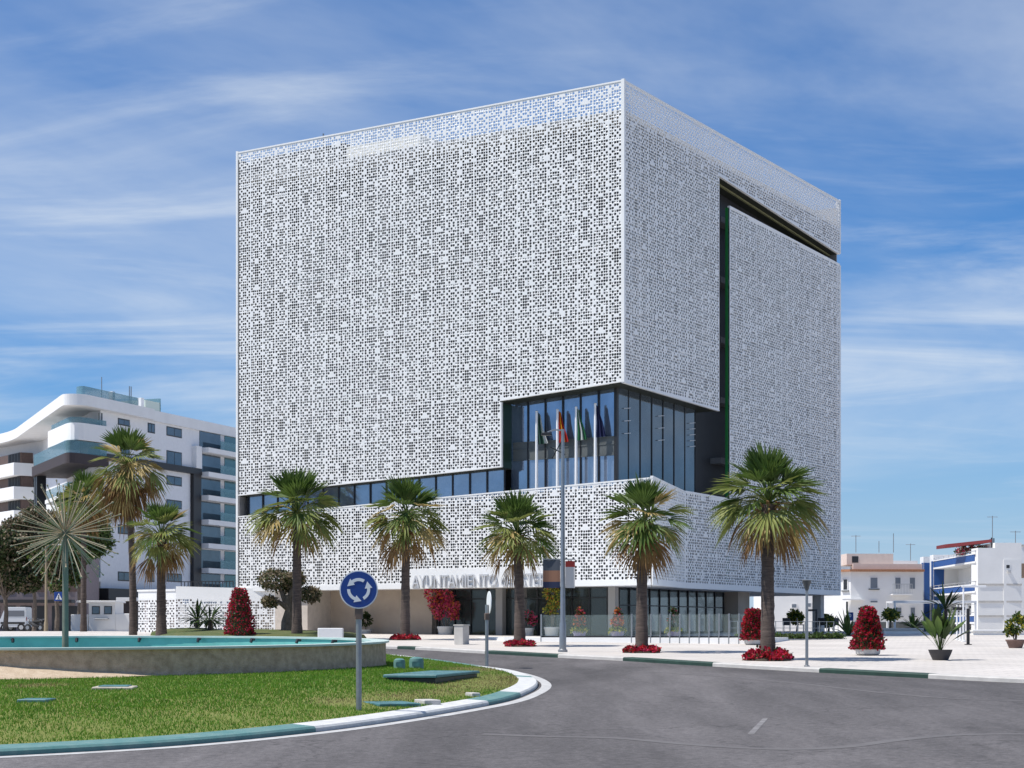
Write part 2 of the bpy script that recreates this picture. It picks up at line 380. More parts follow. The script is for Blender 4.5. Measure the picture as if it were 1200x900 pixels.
def kerb(name, pts, inn, segs, h0, h1, mats, zi=None):
    """kerb stones between polyline pts (road side) and inn; segs(i) gives the paint of span i"""
    mb = MB()
    for i in range(len(pts)-1):
        mb.mat(segs(i))
        a, c, d, e = pts[i], pts[i+1], inn[i+1], inn[i]
        def q(p, z): return (p[0], p[1], g(p[1])+z)
        ch = .035
        def mixp(p, r, k): L = math.hypot(r[0]-p[0], r[1]-p[1]); return (p[0]+(r[0]-p[0])*k/L, p[1]+(r[1]-p[1])*k/L)
        a2, c2 = mixp(a, e, ch), mixp(c, d, ch)
        b = [q(a,-.02), q(c,-.02), q(c,h0-ch), q(a,h0-ch), q(a2,h0), q(c2,h0), q(d,h1), q(e,h1)]
        mb.add(b, [(0,1,2,3),(3,2,5,4),(4,5,6,7)])
    return struct(mb.build(name, mats))
def dense(pts, step):
    out = [pts[0]]
    for a, c in zip(pts, pts[1:]):
        n = max(1, int(math.hypot(c[0]-a[0], c[1]-a[1])/step))
        out += [(a[0]+(c[0]-a[0])*k/n, a[1]+(c[1]-a[1])*k/n) for k in range(1, n+1)]
    return out
ok = [p for p in outer_s if -60 < p[0] < 60]
okd = dense(ok, .5); oid = off2(okd, .42)
if oid[60][1] < okd[60][1]: oid = off2(okd, -.42)
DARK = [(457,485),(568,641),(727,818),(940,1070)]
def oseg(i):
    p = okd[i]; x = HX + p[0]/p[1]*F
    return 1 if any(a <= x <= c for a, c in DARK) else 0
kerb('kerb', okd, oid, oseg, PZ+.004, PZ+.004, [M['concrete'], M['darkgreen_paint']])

# the roundabout: painted kerb, white edge line, lawn
ring = [(-34,20.6),(-24,20.0),(-16,21.5),(-7.42,25.5),(-3.59,29.6),(-.63,36.95),(.38,42.0),(.66,47.0),(.1,52.6),(-1.1,56.8),(-3.1,63.4),(-5.4,69),(-9.5,74),(-17,78),(-27,79),(-38,74),(-46,62),(-48,46),(-44,30)]
ring_s = [(p.x,p.y) for p in catmull([(x,y,0) for x,y in ring], 14, True)]
def off_closed(pts, d):
    out = []; n = len(pts)
    for i in range(n):
        a = Vector(pts[i-1]); c = Vector(pts[(i+1) % n]); t = (c-a).normalized()
        out.append((pts[i][0]-t.y*d, pts[i][1]+t.x*d))
    return out
sgn = 1 if math.hypot(off_closed(ring_s, 1)[60][0]+20, off_closed(ring_s, 1)[60][1]-48) < math.hypot(ring_s[60][0]+20, ring_s[60][1]-48) else -1
ring_in = off_closed(ring_s, .5*sgn)
def rseg(i):
    p = ring_s[i % len(ring_s)]; x = HX+p[0]/p[1]*F
    if p[1] < 48: return 0 if x < 350 or 565 < x < 610 or x > 634 else (1 if x < 600 else 1)
    return 1 if int(p[1]/7) % 2 else 0
kerb('roundabout_kerb', ring_s+ring_s[:1], ring_in+ring_in[:1], rseg, .10, .125, [M['teal_paint'], M['white_paint']])
la, lb = off_closed(ring_s, -.10*sgn), off_closed(ring_s, -.36*sgn)
mb = MB()
for i in range(len(ring_s)):
    j = (i+1) % len(ring_s)
    mb.add([(p[0],p[1],g(p[1])+.005) for p in (la[i],la[j],lb[j],lb[i])], [(0,1,2,3)])
struct(mb.build('road_marking', mat('dull_line_paint', (.36,.355,.345), .8, col2=(.56,.555,.54), vscale=5, detail=10)))
def road_patch(pts, m, h=.004):
    return struct(sheet('road_marking', [(G(x,y).x, G(x,y).y) for x,y in pts], m, h))
worn = mat('worn_road_paint', (.25,.24,.235), .8, col2=(.13,.12,.12), vscale=3)
for pts in ([(876,860),(884,860),(900,842),(894,842)],):
    road_patch(pts, worn)
faint = mat('faint_road_line', (.145,.135,.132), .85, col2=(.11,.102,.10), vscale=1.2)
def arc_mark(pts, w):
    q = off2(pts, w); mb = MB()
    for i in range(len(pts)-1): mb.add([(x,y,g(y)+.004) for x,y in (pts[i],pts[i+1],q[i+1],q[i])], [(0,1,2,3)])
    struct(mb.build('road_marking', faint))
arc = [(560,861),(640,864),(720,866),(800,873),(880,878),(940,879),(1000,876),(1060,868),(1130,862),(1215,861)]
arcw = [(G(x,y).x, G(x,y).y) for x,y in arc]
road_arc = [(p.x,p.y) for p in catmull([(x,y,0) for x,y in arcw], 5)]
arc_mark(road_arc, .28)
arc2 = [(1240,822),(1130,819),(1040,812),(960,803),(900,797),(840,792),(760,787)]
road_arc = [(p.x,p.y) for p in catmull([(G(x,y).x, G(x,y).y, 0) for x,y in arc2], 5)]
arc_mark(road_arc, .2)

PC, PR = Vector((-13.2, 52.0)), 9.45             # the pool
def rim_z(x, y): return CZ-.40 + .0132*(y-42.5)
ring_np = np.array(ring_in)
def kdist(x, y): return float(np.sqrt(((ring_np-np.array([x,y]))**2).sum(1)).min())
def lawn_z(x, y):
    t = min(1, kdist(x, y)/5.0); t = t*t*(3-2*t)
    return g(y)+.12+.22*t
# lawn mesh between the kerb and the pool wall
bm = bmesh.new(); ov = [bm.verts.new((x,y,0)) for x,y in ring_in]
iv = [bm.verts.new((PC.x+(PR-.1)*math.cos(2*math.pi*k/72), PC.y+(PR-.1)*math.sin(2*math.pi*k/72), 0)) for k in range(72)]
ed = [bm.edges.new((L[i], L[(i+1) % len(L)])) for L in (ov, iv) for i in range(len(L))]
bmesh.ops.triangle_fill(bm, use_beauty=True, use_dissolve=False, edges=ed)
for k in range(-50, 4, 2):
    bmesh.ops.bisect_plane(bm, geom=bm.verts[:]+bm.edges[:]+bm.faces[:], plane_co=(k,0,0), plane_no=(1,0,0))
for k in range(20, 80, 2):
    bmesh.ops.bisect_plane(bm, geom=bm.verts[:]+bm.edges[:]+bm.faces[:], plane_co=(0,k,0), plane_no=(0,1,0))
for v in bm.verts: v.co.z = lawn_z(v.co.x, v.co.y)
for f in list(bm.faces):
    c = f.calc_center_median()
    if (c.xy-PC).length < PR-.3: bm.faces.remove(f)
bmesh.ops.recalc_face_normals(bm, faces=bm.faces)
if sum(f.normal.z for f in bm.faces) < 0: bmesh.ops.reverse_faces(bm, faces=bm.faces)
me = bpy.data.meshes.new('lawn'); bm.to_mesh(me); bm.free(); me.materials.append(M['lawn']); struct(link('lawn', me))

def blades(name, pts, h, w, mats, seed, lean=.5, dry=None):
    """pts (n,3): one bent grass blade each"""
    rg = np.random.default_rng(seed); n = len(pts)
    a = rg.uniform(0, 2*np.pi, n); hh = h*rg.uniform(.5, 1.3, n); b = rg.uniform(0, 2*np.pi, n); ln = hh*rg.uniform(0, lean, n)*1.4
    d = np.stack([np.cos(a), np.sin(a), 0*a], 1)*w/2
    tip = pts + np.stack([np.cos(b)*ln, np.sin(b)*ln, hh], 1)
    v = np.empty((n,3,3)); v[:,0] = pts-d; v[:,1] = pts+d; v[:,2] = tip
    mi = rg.choice(len(mats), n, p=[.78,.20,.02][:len(mats)] if len(mats)==3 else None)
    if dry is not None: mi = np.where(dry, 2, mi)
    return npmesh(name, v.reshape(-1,3), np.arange(3*n), np.full(n,3), mats, mi)
rg = np.random.default_rng(5); pts = []
gx = rg.uniform(-22, 1, 600000); gy = rg.uniform(20, 74, 600000)
from_poly = np.array(ring_in)
def inpoly(px, py, poly):
    c = np.zeros(len(px), bool); j = len(poly)-1
    for i in range(len(poly)):
        xi, yi = poly[i]; xj, yj = poly[j]
        c ^= ((yi > py) != (yj > py)) & (px < (xj-xi)*(py-yi)/(yj-yi+1e-12)+xi); j = i
    return c
keep = inpoly(gx, gy, from_poly) & (np.hypot(gx-PC.x, gy-PC.y) > PR+.05) & (np.abs(gx/gy*F+HX-300) < 345)
bare = [(606,801,2.0),(585,808,1.8),(560,790,1.5),(520,820,.9),(545,812,1.0),(421,832,.5),(470,826,.9),(43,822,.8),(135,807,.8),(395,834,.7),(60,803,2.2),(15,803,2.5)]
dry = np.zeros(len(gx), bool)
for x, y, r in bare:
    q = G(x, y); dry |= (np.hypot((gx-q.x), (gy-q.y)*.6) < r*rg.uniform(.3, 1.15, len(gx)))
keep &= ~(dry & (rg.uniform(size=len(gx)) < .45)); gx, gy, dry = gx[keep], gy[keep], dry[keep]
kd = np.full(len(gx), 9.0)
for p in ring_np: kd = np.minimum(kd, np.hypot(gx-p[0], gy-p[1]))
t = np.clip(kd/5, 0, 1); t = t*t*(3-2*t)
gz = 0.0198*gy + .12 + .22*t - .01
M['grass1'] = leafmat('grass_green', (.085,.22,.012), (.13,.28,.022), .3, vscale=.8)
M['grass2'] = leafmat('grass_light', (.16,.28,.03), (.24,.31,.05), .3, vscale=.8)
M['grass3'] = leafmat('grass_dry', (.22,.19,.07), (.28,.22,.10), .3, vscale=.8)
o = blades('grass', np.stack([gx,gy,gz],1), .058, .022, [M['grass1'],M['grass2'],M['grass3']], 3, dry=dry)
tag(o, 'short green lawn grass with straw coloured bare spots', 'grass', kind='stuff')
# ------------------------------------------------------------------ town hall
D0 = 93.0
C0 = Vector(((731-HX)/F*D0, D0))
dR = Vector(((1886-HX)/F, 1.0)).normalized(); dL = Vector((-dR.y, dR.x))
FL, FR = Fr(C0, dL), Fr(C0, dR)
ZT, ZB = FL.px(731,95)[1], CZ + 54/F*D0
th = thing('town_hall', 'huge white perforated cube of a town hall with dark glass corner', 'town hall', (C0.x, C0.y, g(D0)))
uLe = FL.ux(279); uRe = FR.ux(984)
PWID, PHGT, CELLS = .95, .95, 6
VST, HST = .06, .02
pat_rng = np.random.default_rng(21)
PATS = []
for k in range(24):
    q = np.array([[pat_rng.choice([1,2,3], p=[.03,.10,.87]) if ((i+j+k) % 2 == 0) != (pat_rng.uniform() < .02) else pat_rng.choice([0,1,2], p=[.34,.46,.20]) for j in range(6)] for i in range(6)])
    if k % 3 == 0: q[3:,:] = q[2::-1,:]
    if k % 3 == 1: q[:,3:] = q[:,2::-1]
    PATS.append(q)
RAD = [0, .040, .060, .0715]
def lattice(name, fr, polys, parent, th_=.02, zref=ZB):
    if not isinstance(polys[0][0], (tuple, list)): polys = [polys]
    PL = []
    for poly in polys:
        poly = [Vector(p) for p in poly]
        if sum(poly[i-1].x*poly[i].y-poly[i].x*poly[i-1].y for i in range(len(poly))) < 0: poly = poly[::-1]
        PL.append(poly)
    allp = [p for q in PL for p in q]
    u0, u1 = min(p.x for p in allp), max(p.x for p in allp); z0, z1 = min(p.y for p in allp), max(p.y for p in allp)
    def lines(a, b, W, st, ref):
        k0 = math.floor((a-ref)/W)-1; k1 = math.ceil((b-ref)/W)+1; out = []; idx = []
        for k in range(k0, k1):
            s = ref+k*W; c = (W-st)/CELLS
            for i in range(CELLS): out.append(s+i*c); idx.append((k, i))
            out.append(s+CELLS*c); idx.append((k, -1))
        return np.array(out), idx
    U, ui = lines(u0, u1, PWID, VST, 0.0); Z, zi = lines(z0, z1, PHGT, HST, zref)
    GU, GZ = np.meshgrid(U, Z, indexing='ij'); ins = np.zeros(GU.shape, bool); HP = []
    for poly in PL:
        one = np.ones(GU.shape, bool); hp = []
        for i in range(len(poly)):
            a, b = poly[i-1], poly[i]; e = b-a; nx, ny = -e.y, e.x; L = math.hypot(nx, ny)
            one &= ((GU-a.x)*nx+(GZ-a.y)*ny)/L > -1e-6; hp.append((a, Vector((nx,ny))/L))
        ins |= one; HP.append(hp)
    c4 = ins[:-1,:-1].astype(int)+ins[1:,:-1]+ins[1:,1:]+ins[:-1,1:]
    cls = np.zeros((len(U)-1, len(Z)-1), int)
    for i in range(len(U)-1):
        for j in range(len(Z)-1):
            (k, a), (m, b) = ui[i], zi[j]
            if a >= 0 and b >= 0:
                q = PATS[((k*73856093) ^ (m*19349663)) % len(PATS)]
                cls[i,j] = q[a,b]
    V, Fc, LT = [], [], []
    base = 0
    full = np.argwhere((c4 == 4)); holes = full[cls[full[:,0], full[:,1]] > 0]; sol = full[cls[full[:,0], full[:,1]] == 0]
    def w(u, z, n): return np.stack([fr.o.x+u*fr.u.x+n*fr.n.x, fr.o.y+u*fr.u.y+n*fr.n.y, z+0*n], -1)
    if len(holes):
        i, j = holes[:,0], holes[:,1]; ua, ub, za, zb = U[i], U[i+1], Z[j], Z[j+1]; um, zm = (ua+ub)/2, (za+zb)/2
        c = cls[i,j]; r = np.array(RAD)[c]; jr = np.random.default_rng(3); sl_ = np.minimum(ub-ua, zb-za)/2-r-.002
        um = um+np.clip(jr.uniform(-.03,.03,len(um)),-sl_,sl_); zm = zm+np.clip(jr.uniform(-.02,.02,len(um)),-sl_,sl_)
        mu, mz = (ua+ub)/2, (za+zb)/2
        ou = np.stack([ua,mu,ub,ub,ub,mu,ua,ua],1); oz = np.stack([za,za,za,mz,zb,zb,zb,mz],1)
        ang = np.radians([225,270,315,0,45,90,135,180]); dg_ = np.where(np.arange(8) % 2 == 0, 1.05, 1.0)
        hu = um[:,None]+r[:,None]*np.cos(ang)*dg_; hz = zm[:,None]+r[:,None]*np.sin(ang)*dg_; zero = np.zeros_like(ou)
        vv = np.concatenate([w(ou,oz,zero), w(hu,hz,zero), w(hu,hz,zero-th_)], 1)      # n,24,3
        q = np.array([[a,(a+1)%8,8+(a+1)%8,8+a] for a in range(8)]+[[8+a,8+(a+1)%8,16+(a+1)%8,16+a] for a in range(8)])
        fc = (np.arange(len(holes))*24)[:,None,None]+q[None]
        V.append(vv.reshape(-1,3)); Fc.append(fc.reshape(-1)); LT.append(np.full(len(holes)*16, 4)); base += len(holes)*24
    if len(sol):
        i, j = sol[:,0], sol[:,1]; ou = np.stack([U[i],U[i+1],U[i+1],U[i]],1); oz = np.stack([Z[j],Z[j],Z[j+1],Z[j+1]],1)
        V.append(w(ou,oz,np.zeros_like(ou)).reshape(-1,3)); Fc.append(base+np.arange(len(sol)*4)); LT.append(np.full(len(sol),4)); base += len(sol)*4
    extra_v, extra_f, extra_l = [], [], []
    for i, j in np.argwhere((c4 < 4)):
        if U[i] > u1 or U[i+1] < u0 or Z[j] > z1 or Z[j+1] < z0: continue
        for hp in HP:
            pg = [Vector((U[i],Z[j])),Vector((U[i+1],Z[j])),Vector((U[i+1],Z[j+1])),Vector((U[i],Z[j+1]))]
            for a, nn in hp:
                out = []
                for k in range(len(pg)):
                    p, q = pg[k-1], pg[k]; dp, dq = (p-a).dot(nn), (q-a).dot(nn)
                    if (dp < 0) != (dq < 0): out.append(p+(q-p)*(dp/(dp-dq)))
                    if dq >= 0: out.append(q)
                pg = out
                if len(pg) < 3: break
            if len(pg) < 3: continue
            extra_f += list(range(base+len(extra_v), base+len(extra_v)+len(pg))); extra_l.append(len(pg))
            extra_v += [fr.pt(p.x, p.y) for p in pg]
    if extra_v:
        V.append(np.array(extra_v)); Fc.append(np.array(extra_f)); LT.append(np.array(extra_l))
    return npmesh(name, np.concatenate(V), np.concatenate(Fc), np.concatenate(LT), M['screen'], parent=parent)
FASC = .27
ZL = ZB+FASC
# left face: big upper screen in two convex pieces, then the lower band that runs past the corner
pA, pB = FL.px(279,581), FL.px(586,547.5)
bA, bB = FL.px(586,470), FL.px(731,447)
uBox = bA[0]
lattice('lattice_screen', FL, [[(uBox,pB[1]),(uLe,pA[1]),(uLe,ZT),(uBox,ZT)], [(0,bB[1]),(uBox,bA[1]),(uBox,ZT),(0,ZT)]], th)
qA, qB = FL.px(279,605), FL.px(765,559)
uPast = qB[0]
us0, us1 = FL.ux(482), FL.ux(673)                # plain white panel behind the lettering
zs = FL.px(578,665)[1]
def lowtop(u): return qA[1]+(qB[1]-qA[1])*(u-qA[0])/(qB[0]-qA[0])
lattice('lattice_screen', FL, [[(us0,ZL),(uLe,ZL),(uLe,lowtop(uLe)),(us0,lowtop(us0))], [(us1,zs),(us0,zs),(us0,lowtop(us0)),(us1,lowtop(us1))], [(uPast,ZL),(us1,ZL),(us1,lowtop(us1)),(uPast,lowtop(uPast))]], th)
MB().fbox(FL, us1, us0, ZL-.002, zs, -.09, .012).build('sign_panel', M['screen'], th)
# right face
cR0, cR1 = FR.px(731,447), FR.px(843,480.5)
uS = cR1[0]; uP = FR.ux(855)
nA, nB = FR.px(843,205), FR.px(984,297)
lattice('lattice_screen', FR, [[(0,cR0[1]),(uS,cR1[1]),(uS,ZT),(0,ZT)], [(uS,nA[1]),(uRe,nB[1]),(uRe,ZT),(uS,ZT)]], th)
mA, mB_ = FR.px(855,243), FR.px(984,311)
kA = FR.px(803,577); uK = kA[0]; kB = FR.px(848,585)
lattice('lattice_screen', FR, [[(uP,ZL),(uRe,ZL),(uRe,mB_[1]),(uP,mA[1])], [(uK,ZL),(uP,ZL),(uP,kB[1]),(uK,kA[1])]], th)
e0, e1 = Vector(FL.pt(uPast,0)[:2]), Vector(FR.pt(uK,0)[:2])
FX = Fr(e0, e1-e0); LX = (e1-e0).length
lattice('lattice_screen', FX, [(0,ZL),(LX,ZL),(LX,kA[1]),(LX*.55,kA[1]+(qB[1]-kA[1])*.42),(0,qB[1])], th)
# frames round the screens
e = .07
MB().fbar(FL, (uLe,ZT), (0,ZT), .08, -.14, .03).build('edge_frame', M['screen'], th); MB().fbar(FR, (0,ZT), (uRe,ZT), .08, -.14, .03).build('edge_frame', M['screen'], th)
MB().fbar(FL, (uLe,pA[1]), (uBox,pB[1]), e, -.14, .02).build('edge_frame', M['screen'], th); MB().fbar(FL, (uBox,bA[1]), (0,bB[1]), e, -.14, .02).build('edge_frame', M['screen'], th)
MB().fbox(FL, uBox-.1, uBox, pB[1], bA[1]-e, -.14, .02).build('edge_frame', M['screen'], th)
MB().fbar(FL, (uLe,qA[1]-e), (uPast,qB[1]-e), e, -.14, .02).build('edge_frame', M['screen'], th)
MB().fbar(FR, (0,cR0[1]-e), (uS,cR1[1]-e), e, -.14, .02).build('edge_frame', M['screen'], th); MB().fbar(FR, (uS,nA[1]-e), (uRe,nB[1]-e), e, -.14, .02).build('edge_frame', M['screen'], th)
MB().fbar(FR, (uP,mA[1]), (uRe,mB_[1]), .1, -.14, .02).build('edge_frame', M['screen'], th); MB().fbar(FR, (uK,kA[1]), (uP-.08,kB[1]), .1, -.14, .02).build('edge_frame', M['screen'], th)
MB().fbar(FX, (0,qB[1]), (LX*.55,kA[1]+(qB[1]-kA[1])*.42), e, -.14, .02).build('edge_frame', M['screen'], th); MB().fbar(FX, (LX*.55,kA[1]+(qB[1]-kA[1])*.42), (LX,kA[1]), e, -.14, .02).build('edge_frame', M['screen'], th)
MB().hexa([FL.pt(-.05,bB[1]-.02,.05),FL.pt(.14,bB[1]-.02,.05),FL.pt(.14,bB[1]-.02,-.1),FL.pt(-.05,bB[1]-.02,-.12),FL.pt(-.05,ZT+.12,.05),FL.pt(.14,ZT+.12,.05),FL.pt(.14,ZT+.12,-.1),FL.pt(-.05,ZT+.12,-.12)]).build('corner_trim', M['screen'], th)
MB().fbox(FL, uLe, uLe+.15, ZL, ZT+.14, -.3, .03).build('corner_trim', M['screen'], th)
MB().fbox(FR, uRe, uRe+.15, ZL, mB_[1], -.3, .03).fbox(FR, uRe, uRe+.15, nB[1], ZT+.14, -.3, .03).build('corner_trim', M['screen'], th)
mb = MB()                                        # plain white fascia under the screens and the underside
mb.fbox(FL, uPast, uLe+.15, ZB, ZL, -.3, .015); mb.fbox(FX, 0, LX, ZB, ZL, -.3, .015); mb.fbox(FR, uK, uRe+.15, ZB, ZL, -.3, .015)
mb.build('fascia', M['screen'], th)
def corner(uL, nL, uR, nR): return None
def plan(p): return (p[0], p[1])
plate = [plan(FL.pt(uLe,0,-.02)), plan(FL.pt(uPast,0,-.02)), plan(FR.pt(uK,0,-.02)), plan(FR.pt(uRe,0,-.02)), plan((Vector(FR.pt(uRe,0)[:2])+dL*uLe)), ]
MB().prism(plate, ZB+.02, ZB+.24).build('underside', M['white'], th)
# dark body behind the screens
def inset(a, b): return C0 + dL*b + dR*a
RI = 1.5
body = [inset(RI,1.45), inset(RI,uLe-.2), inset(uRe-.4,uLe-.2), inset(uRe-.4,1.45)]
# (RI along dR is the depth behind the left face, 1.45 along dL the depth behind the right face)
MB().prism([(p.x,p.y) for p in body], ZB+.3, ZT-1.75).build('inner_wall', M['core'], th)
MB().prism([(p.x,p.y) for p in [inset(.16,.16), inset(.16,uLe), inset(uRe,uLe), inset(uRe,.16)]], ZT-1.75, ZT-1.4).build('roof', M['concrete'], th)
for k, (a, b, c, d, h) in enumerate([(1.2,8,FL.ux(478),FL.ux(392),1.0),(1.2,9,FL.ux(388),uLe-.05,1.3),(9,16,6,10,1.0),(4,7,11,14.5,.9),(18,25,12,18,1.4)]):
    q = [inset(a,c), inset(b,c), inset(b,d), inset(a,d)]
    mb = MB(); mb.prism([(p.x,p.y) for p in q], ZT-1.4, ZT-1.4+h)
    mb.build('roof_plant', mat('pale_plant_room', (.72,.72,.66), .7) if k != 1 else M['core'], th)
q = [inset(uRe-.1,.0), inset(uRe-.1,uLe), inset(uRe+.02,uLe), inset(uRe+.02,.0)]
mb = MB(); mb.prism([(p.x,p.y) for p in [inset(0,uLe-.1), inset(uRe,uLe-.1), inset(uRe,uLe), inset(0,uLe)]], ZB, ZT-.4)
mb.prism([(p.x,p.y) for p in [inset(uRe-.1,.2), inset(uRe,.2), inset(uRe,uLe), inset(uRe-.1,uLe)]], ZB, ZT-.4)
mb.build('rear_wall', mat('grey_rear_wall', (.24,.23,.225), .8, var=.1), th)
# floor slabs seen dimly through the screen
mb = MB()
for z in np.arange(ZB+4, ZT-4, 3.6):
    if z > bB[1]+.4: mb.fbox(FL, 1.5, uLe-.7, z, z+.35, -1.5, -.75)
    if z > bB[1]+.4: mb.fbox(FR, 1.6, uS, z, z+.35, -1.45, -.75)
    mb.fbox(FR, uP+.4, uRe-1.4, z, z+.35, -1.45, -.75)
mb.build('service_walkway', mat('walkway_metal', (.12,.125,.13), .6), th)
# soffits
mb = MB()
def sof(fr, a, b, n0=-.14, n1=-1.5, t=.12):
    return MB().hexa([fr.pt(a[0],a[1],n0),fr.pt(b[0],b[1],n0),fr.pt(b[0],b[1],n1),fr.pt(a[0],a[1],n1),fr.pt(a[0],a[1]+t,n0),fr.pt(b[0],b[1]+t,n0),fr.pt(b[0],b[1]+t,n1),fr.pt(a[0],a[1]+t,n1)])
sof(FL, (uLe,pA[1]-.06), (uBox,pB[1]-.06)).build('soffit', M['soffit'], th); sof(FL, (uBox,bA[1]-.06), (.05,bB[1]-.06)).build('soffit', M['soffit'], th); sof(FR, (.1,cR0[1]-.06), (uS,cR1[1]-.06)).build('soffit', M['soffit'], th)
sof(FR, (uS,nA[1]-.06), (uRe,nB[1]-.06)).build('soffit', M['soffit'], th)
mb = MB()
zz0 = lambda u: nA[1]+(nB[1]-nA[1])*(u-uS)/(uRe-uS)
mb.fbar(FR, (uS+.2,nA[1]-.16), (uRe-.2,zz0(uRe-.2)-.16), .09, -.75, -.62)
mb.build('light_track', mat('olive_metal', (.20,.20,.10), .5), th)
MB().fbox(FR, uP-.05, uP+.02, kB[1]-.3, mA[1], -.26, -.145).fbox(FR, uP-.02, uP+.05, ZL, mA[1], -.26, -.1).build('green_fin', M['green_reveal'], th)
MB().fbox(FL, uBox-.02, uBox+.06, pB[1], bA[1]-.1, -1.5, -.14).build('box_reveal', M['darkgreen'], th)
# ledge on top of the lower band
pl = [FL.pt(uLe,0,-.1), FL.pt(uPast,0,-.1), FX.pt(LX*.55,0,-.1), FR.pt(uK,0,-.1), FR.pt(uP,0,-.1), FR.pt(uP,0,-2.5), FL.pt(3,0,-3), FL.pt(uLe,0,-2)]
vv = []
for p in pl:
    q = Vector(p[:2])-C0; vv.append((p[0], p[1], max(lowtop(max(q.dot(dL), uPast)), 0)-.25))
MB().add(vv, [list(range(len(vv)))]).build('ledge', M['concrete'], th)
# glazing of the ribbon and the corner box, set back
GN = -1.18
mb = MB()
zlo = lambda u: lowtop(u)-.4
zt1 = lambda u: pA[1]+(pB[1]-pA[1])*(u-uLe)/(uBox-uLe)
zt2 = lambda u: bA[1]+(bB[1]-bA[1])*(u-uBox)/(0-uBox)
uG = 1.05
def gpanel(fr, u0, u1, zb0, zb1, za0, za1, n):
    mb.add([fr.pt(u0,zb0,n), fr.pt(u1,zb1,n), fr.pt(u1,za1,n), fr.pt(u0,za0,n), fr.pt(u0,zb0,n-.05), fr.pt(u1,zb1,n-.05), fr.pt(u1,za1,n-.05), fr.pt(u0,za0,n-.05)],
           [(0,1,2,3),(7,6,5,4),(0,4,5,1),(1,5,6,2),(2,6,7,3),(3,7,4,0)])
rib = [uLe-.4+(uBox-uLe+.4)*k/16 for k in range(17)]; boxu = [uBox+(uG-uBox)*k/6 for k in range(7)]
for a, b in zip(rib, rib[1:]):
    j = rnd.uniform(-.012,.012); gpanel(FL, a, b, zlo(a), zlo(b), zt1(a), zt1(b), -.5+j)
zsp0, zsp1 = FL.px(660,541)[1]+.35, FL.px(660,520)[1]+.35
for a, b in zip(boxu, boxu[1:]):
    j = rnd.uniform(-.012,.012); gpanel(FL, a, b, zlo(a), zlo(b), zt2(a), zt2(b), GN+j)
mb.build('glazing', M['glass_blue'], th)
mb = MB(); uE = uS-1.0; boxr = [1.15+(uE-1.15)*k/7 for k in range(8)]
zt3 = lambda u: cR0[1]+(cR1[1]-cR0[1])*u/uS
for a, b in zip(boxr, boxr[1:]):
    j = rnd.uniform(-.01,.01); gpanel(FR, a, b, kB[1]-.6, kB[1]-.6, zt3(a), zt3(b), -1.08+j)
mb.build('glazing', M['glass_dark'], th)
mb = MB()
for u in rib: MB().fbox(FL, u-.03, u+.03, zlo(u), zt1(u)-.02, -.52, -.42).build('mullion', M['black'], th)
for u in boxu[1:]: MB().fbox(FL, u-.028, u+.028, zlo(u), zt2(u)-.02, GN-.02, GN+.10).build('mullion', M['black'], th)
for u in boxr: MB().fbox(FR, u-.025, u+.025, kB[1]-.6, zt3(u)-.02, -1.10, -1.04).build('mullion', M['black'], th)
MB().fbox(FL, uG-.05, uG+.12, zlo(uG), zt2(uG), GN-.1, GN+.12).build('mullion', M['black'], th)
mb = MB()
mb.fbox(FL, uG+.1, uBox-.15, zsp0, zsp1, GN-.01, GN+.045)
for z in (zsp0, (zsp0+zsp1)/2+.1, zsp1): mb.fbox(FL, uG+.1, uBox-.15, z-.03, z+.03, GN+.03, GN+.075)
mb.build('spandrel', M['spandrel'], th)
mb = MB()
OFL = mat('light_grey_blind', (.5,.5,.5), .3)
for u, zc in ((1.9,9),(5.9,8.8),(uE-.9,8.6)):
    for k in range(5):
        z = FR.px(740,505)[1]+k*.34
        if k % 2 == 0 or u > 5.95: MB().fbar(FR, (u,z), (u+.75,z+.10), .035, -1.02, -.985).build('office_light', OFL, th)
# ground floor
zg = 2.0
mb = MB(); uA, uB = FL.ux(356), FL.ux(481)
mb.fbox(FL, uB, uA, zg-.3, ZB+.02, -3.2, -2.6); mb.build('stone_wall', M['stone'], th)
MB().fbox(FL, uA, uLe+.1, zg-.3, ZB+.02, -3.0, -.35).build('stone_wall', mat('light_stone', (.50,.44,.38), .7, var=.1), th)
mb = MB(); mb.fbox(FL, 2.6, uB, zg-.3, ZB+.02, -6.0, -5.6); mb.fbox(FL, uB, uB+.3, zg-.3, ZB+.02, -6, -2.6)
mb.build('entrance_wall', mat('dark_entrance_wall', (.05,.045,.042), .6, var=.4, vscale=.8), th)
mb = MB(); u = 2.4
ent = np.linspace(2.4, uB-.2, 11)
for a, b in zip(ent, ent[1:]): gpanel(FL, a, b, zg-.2, zg-.2, ZB, ZB, -2.6)
uGe = FR.ux(889); rgt = np.linspace(2.6, uGe, 13)
gfm = mat('shop_glass', (.05,.06,.06), .04, spec=.8); glassy(gfm, .62)
for a, b in zip(rgt, rgt[1:]): gpanel(FR, a, b, zg-.2, zg-.2, ZB, ZB, -2.4)
mb.build('ground_floor_glazing', gfm, th)
mb = MB()
for u in ent: mb.fbox(FL, u-.03, u+.03, zg-.2, ZB, -2.62, -2.52)
for u in rgt: mb.fbox(FR, u-.03, u+.03, zg-.2, ZB, -2.42, -2.32)
mb.fbox(FL, 2.4, uB-.2, zg+2.15, zg+2.21, -2.6, -2.53); mb.fbox(FR, 2.6, uGe, zg+1.75, zg+1.81, -2.4, -2.33)
mb.build('ground_floor_mullions', M['black'], th)
mb = MB(); mb.fbox(FR, 2.6, uGe-.2, zg-.2, ZB, -8.0, -7.6)
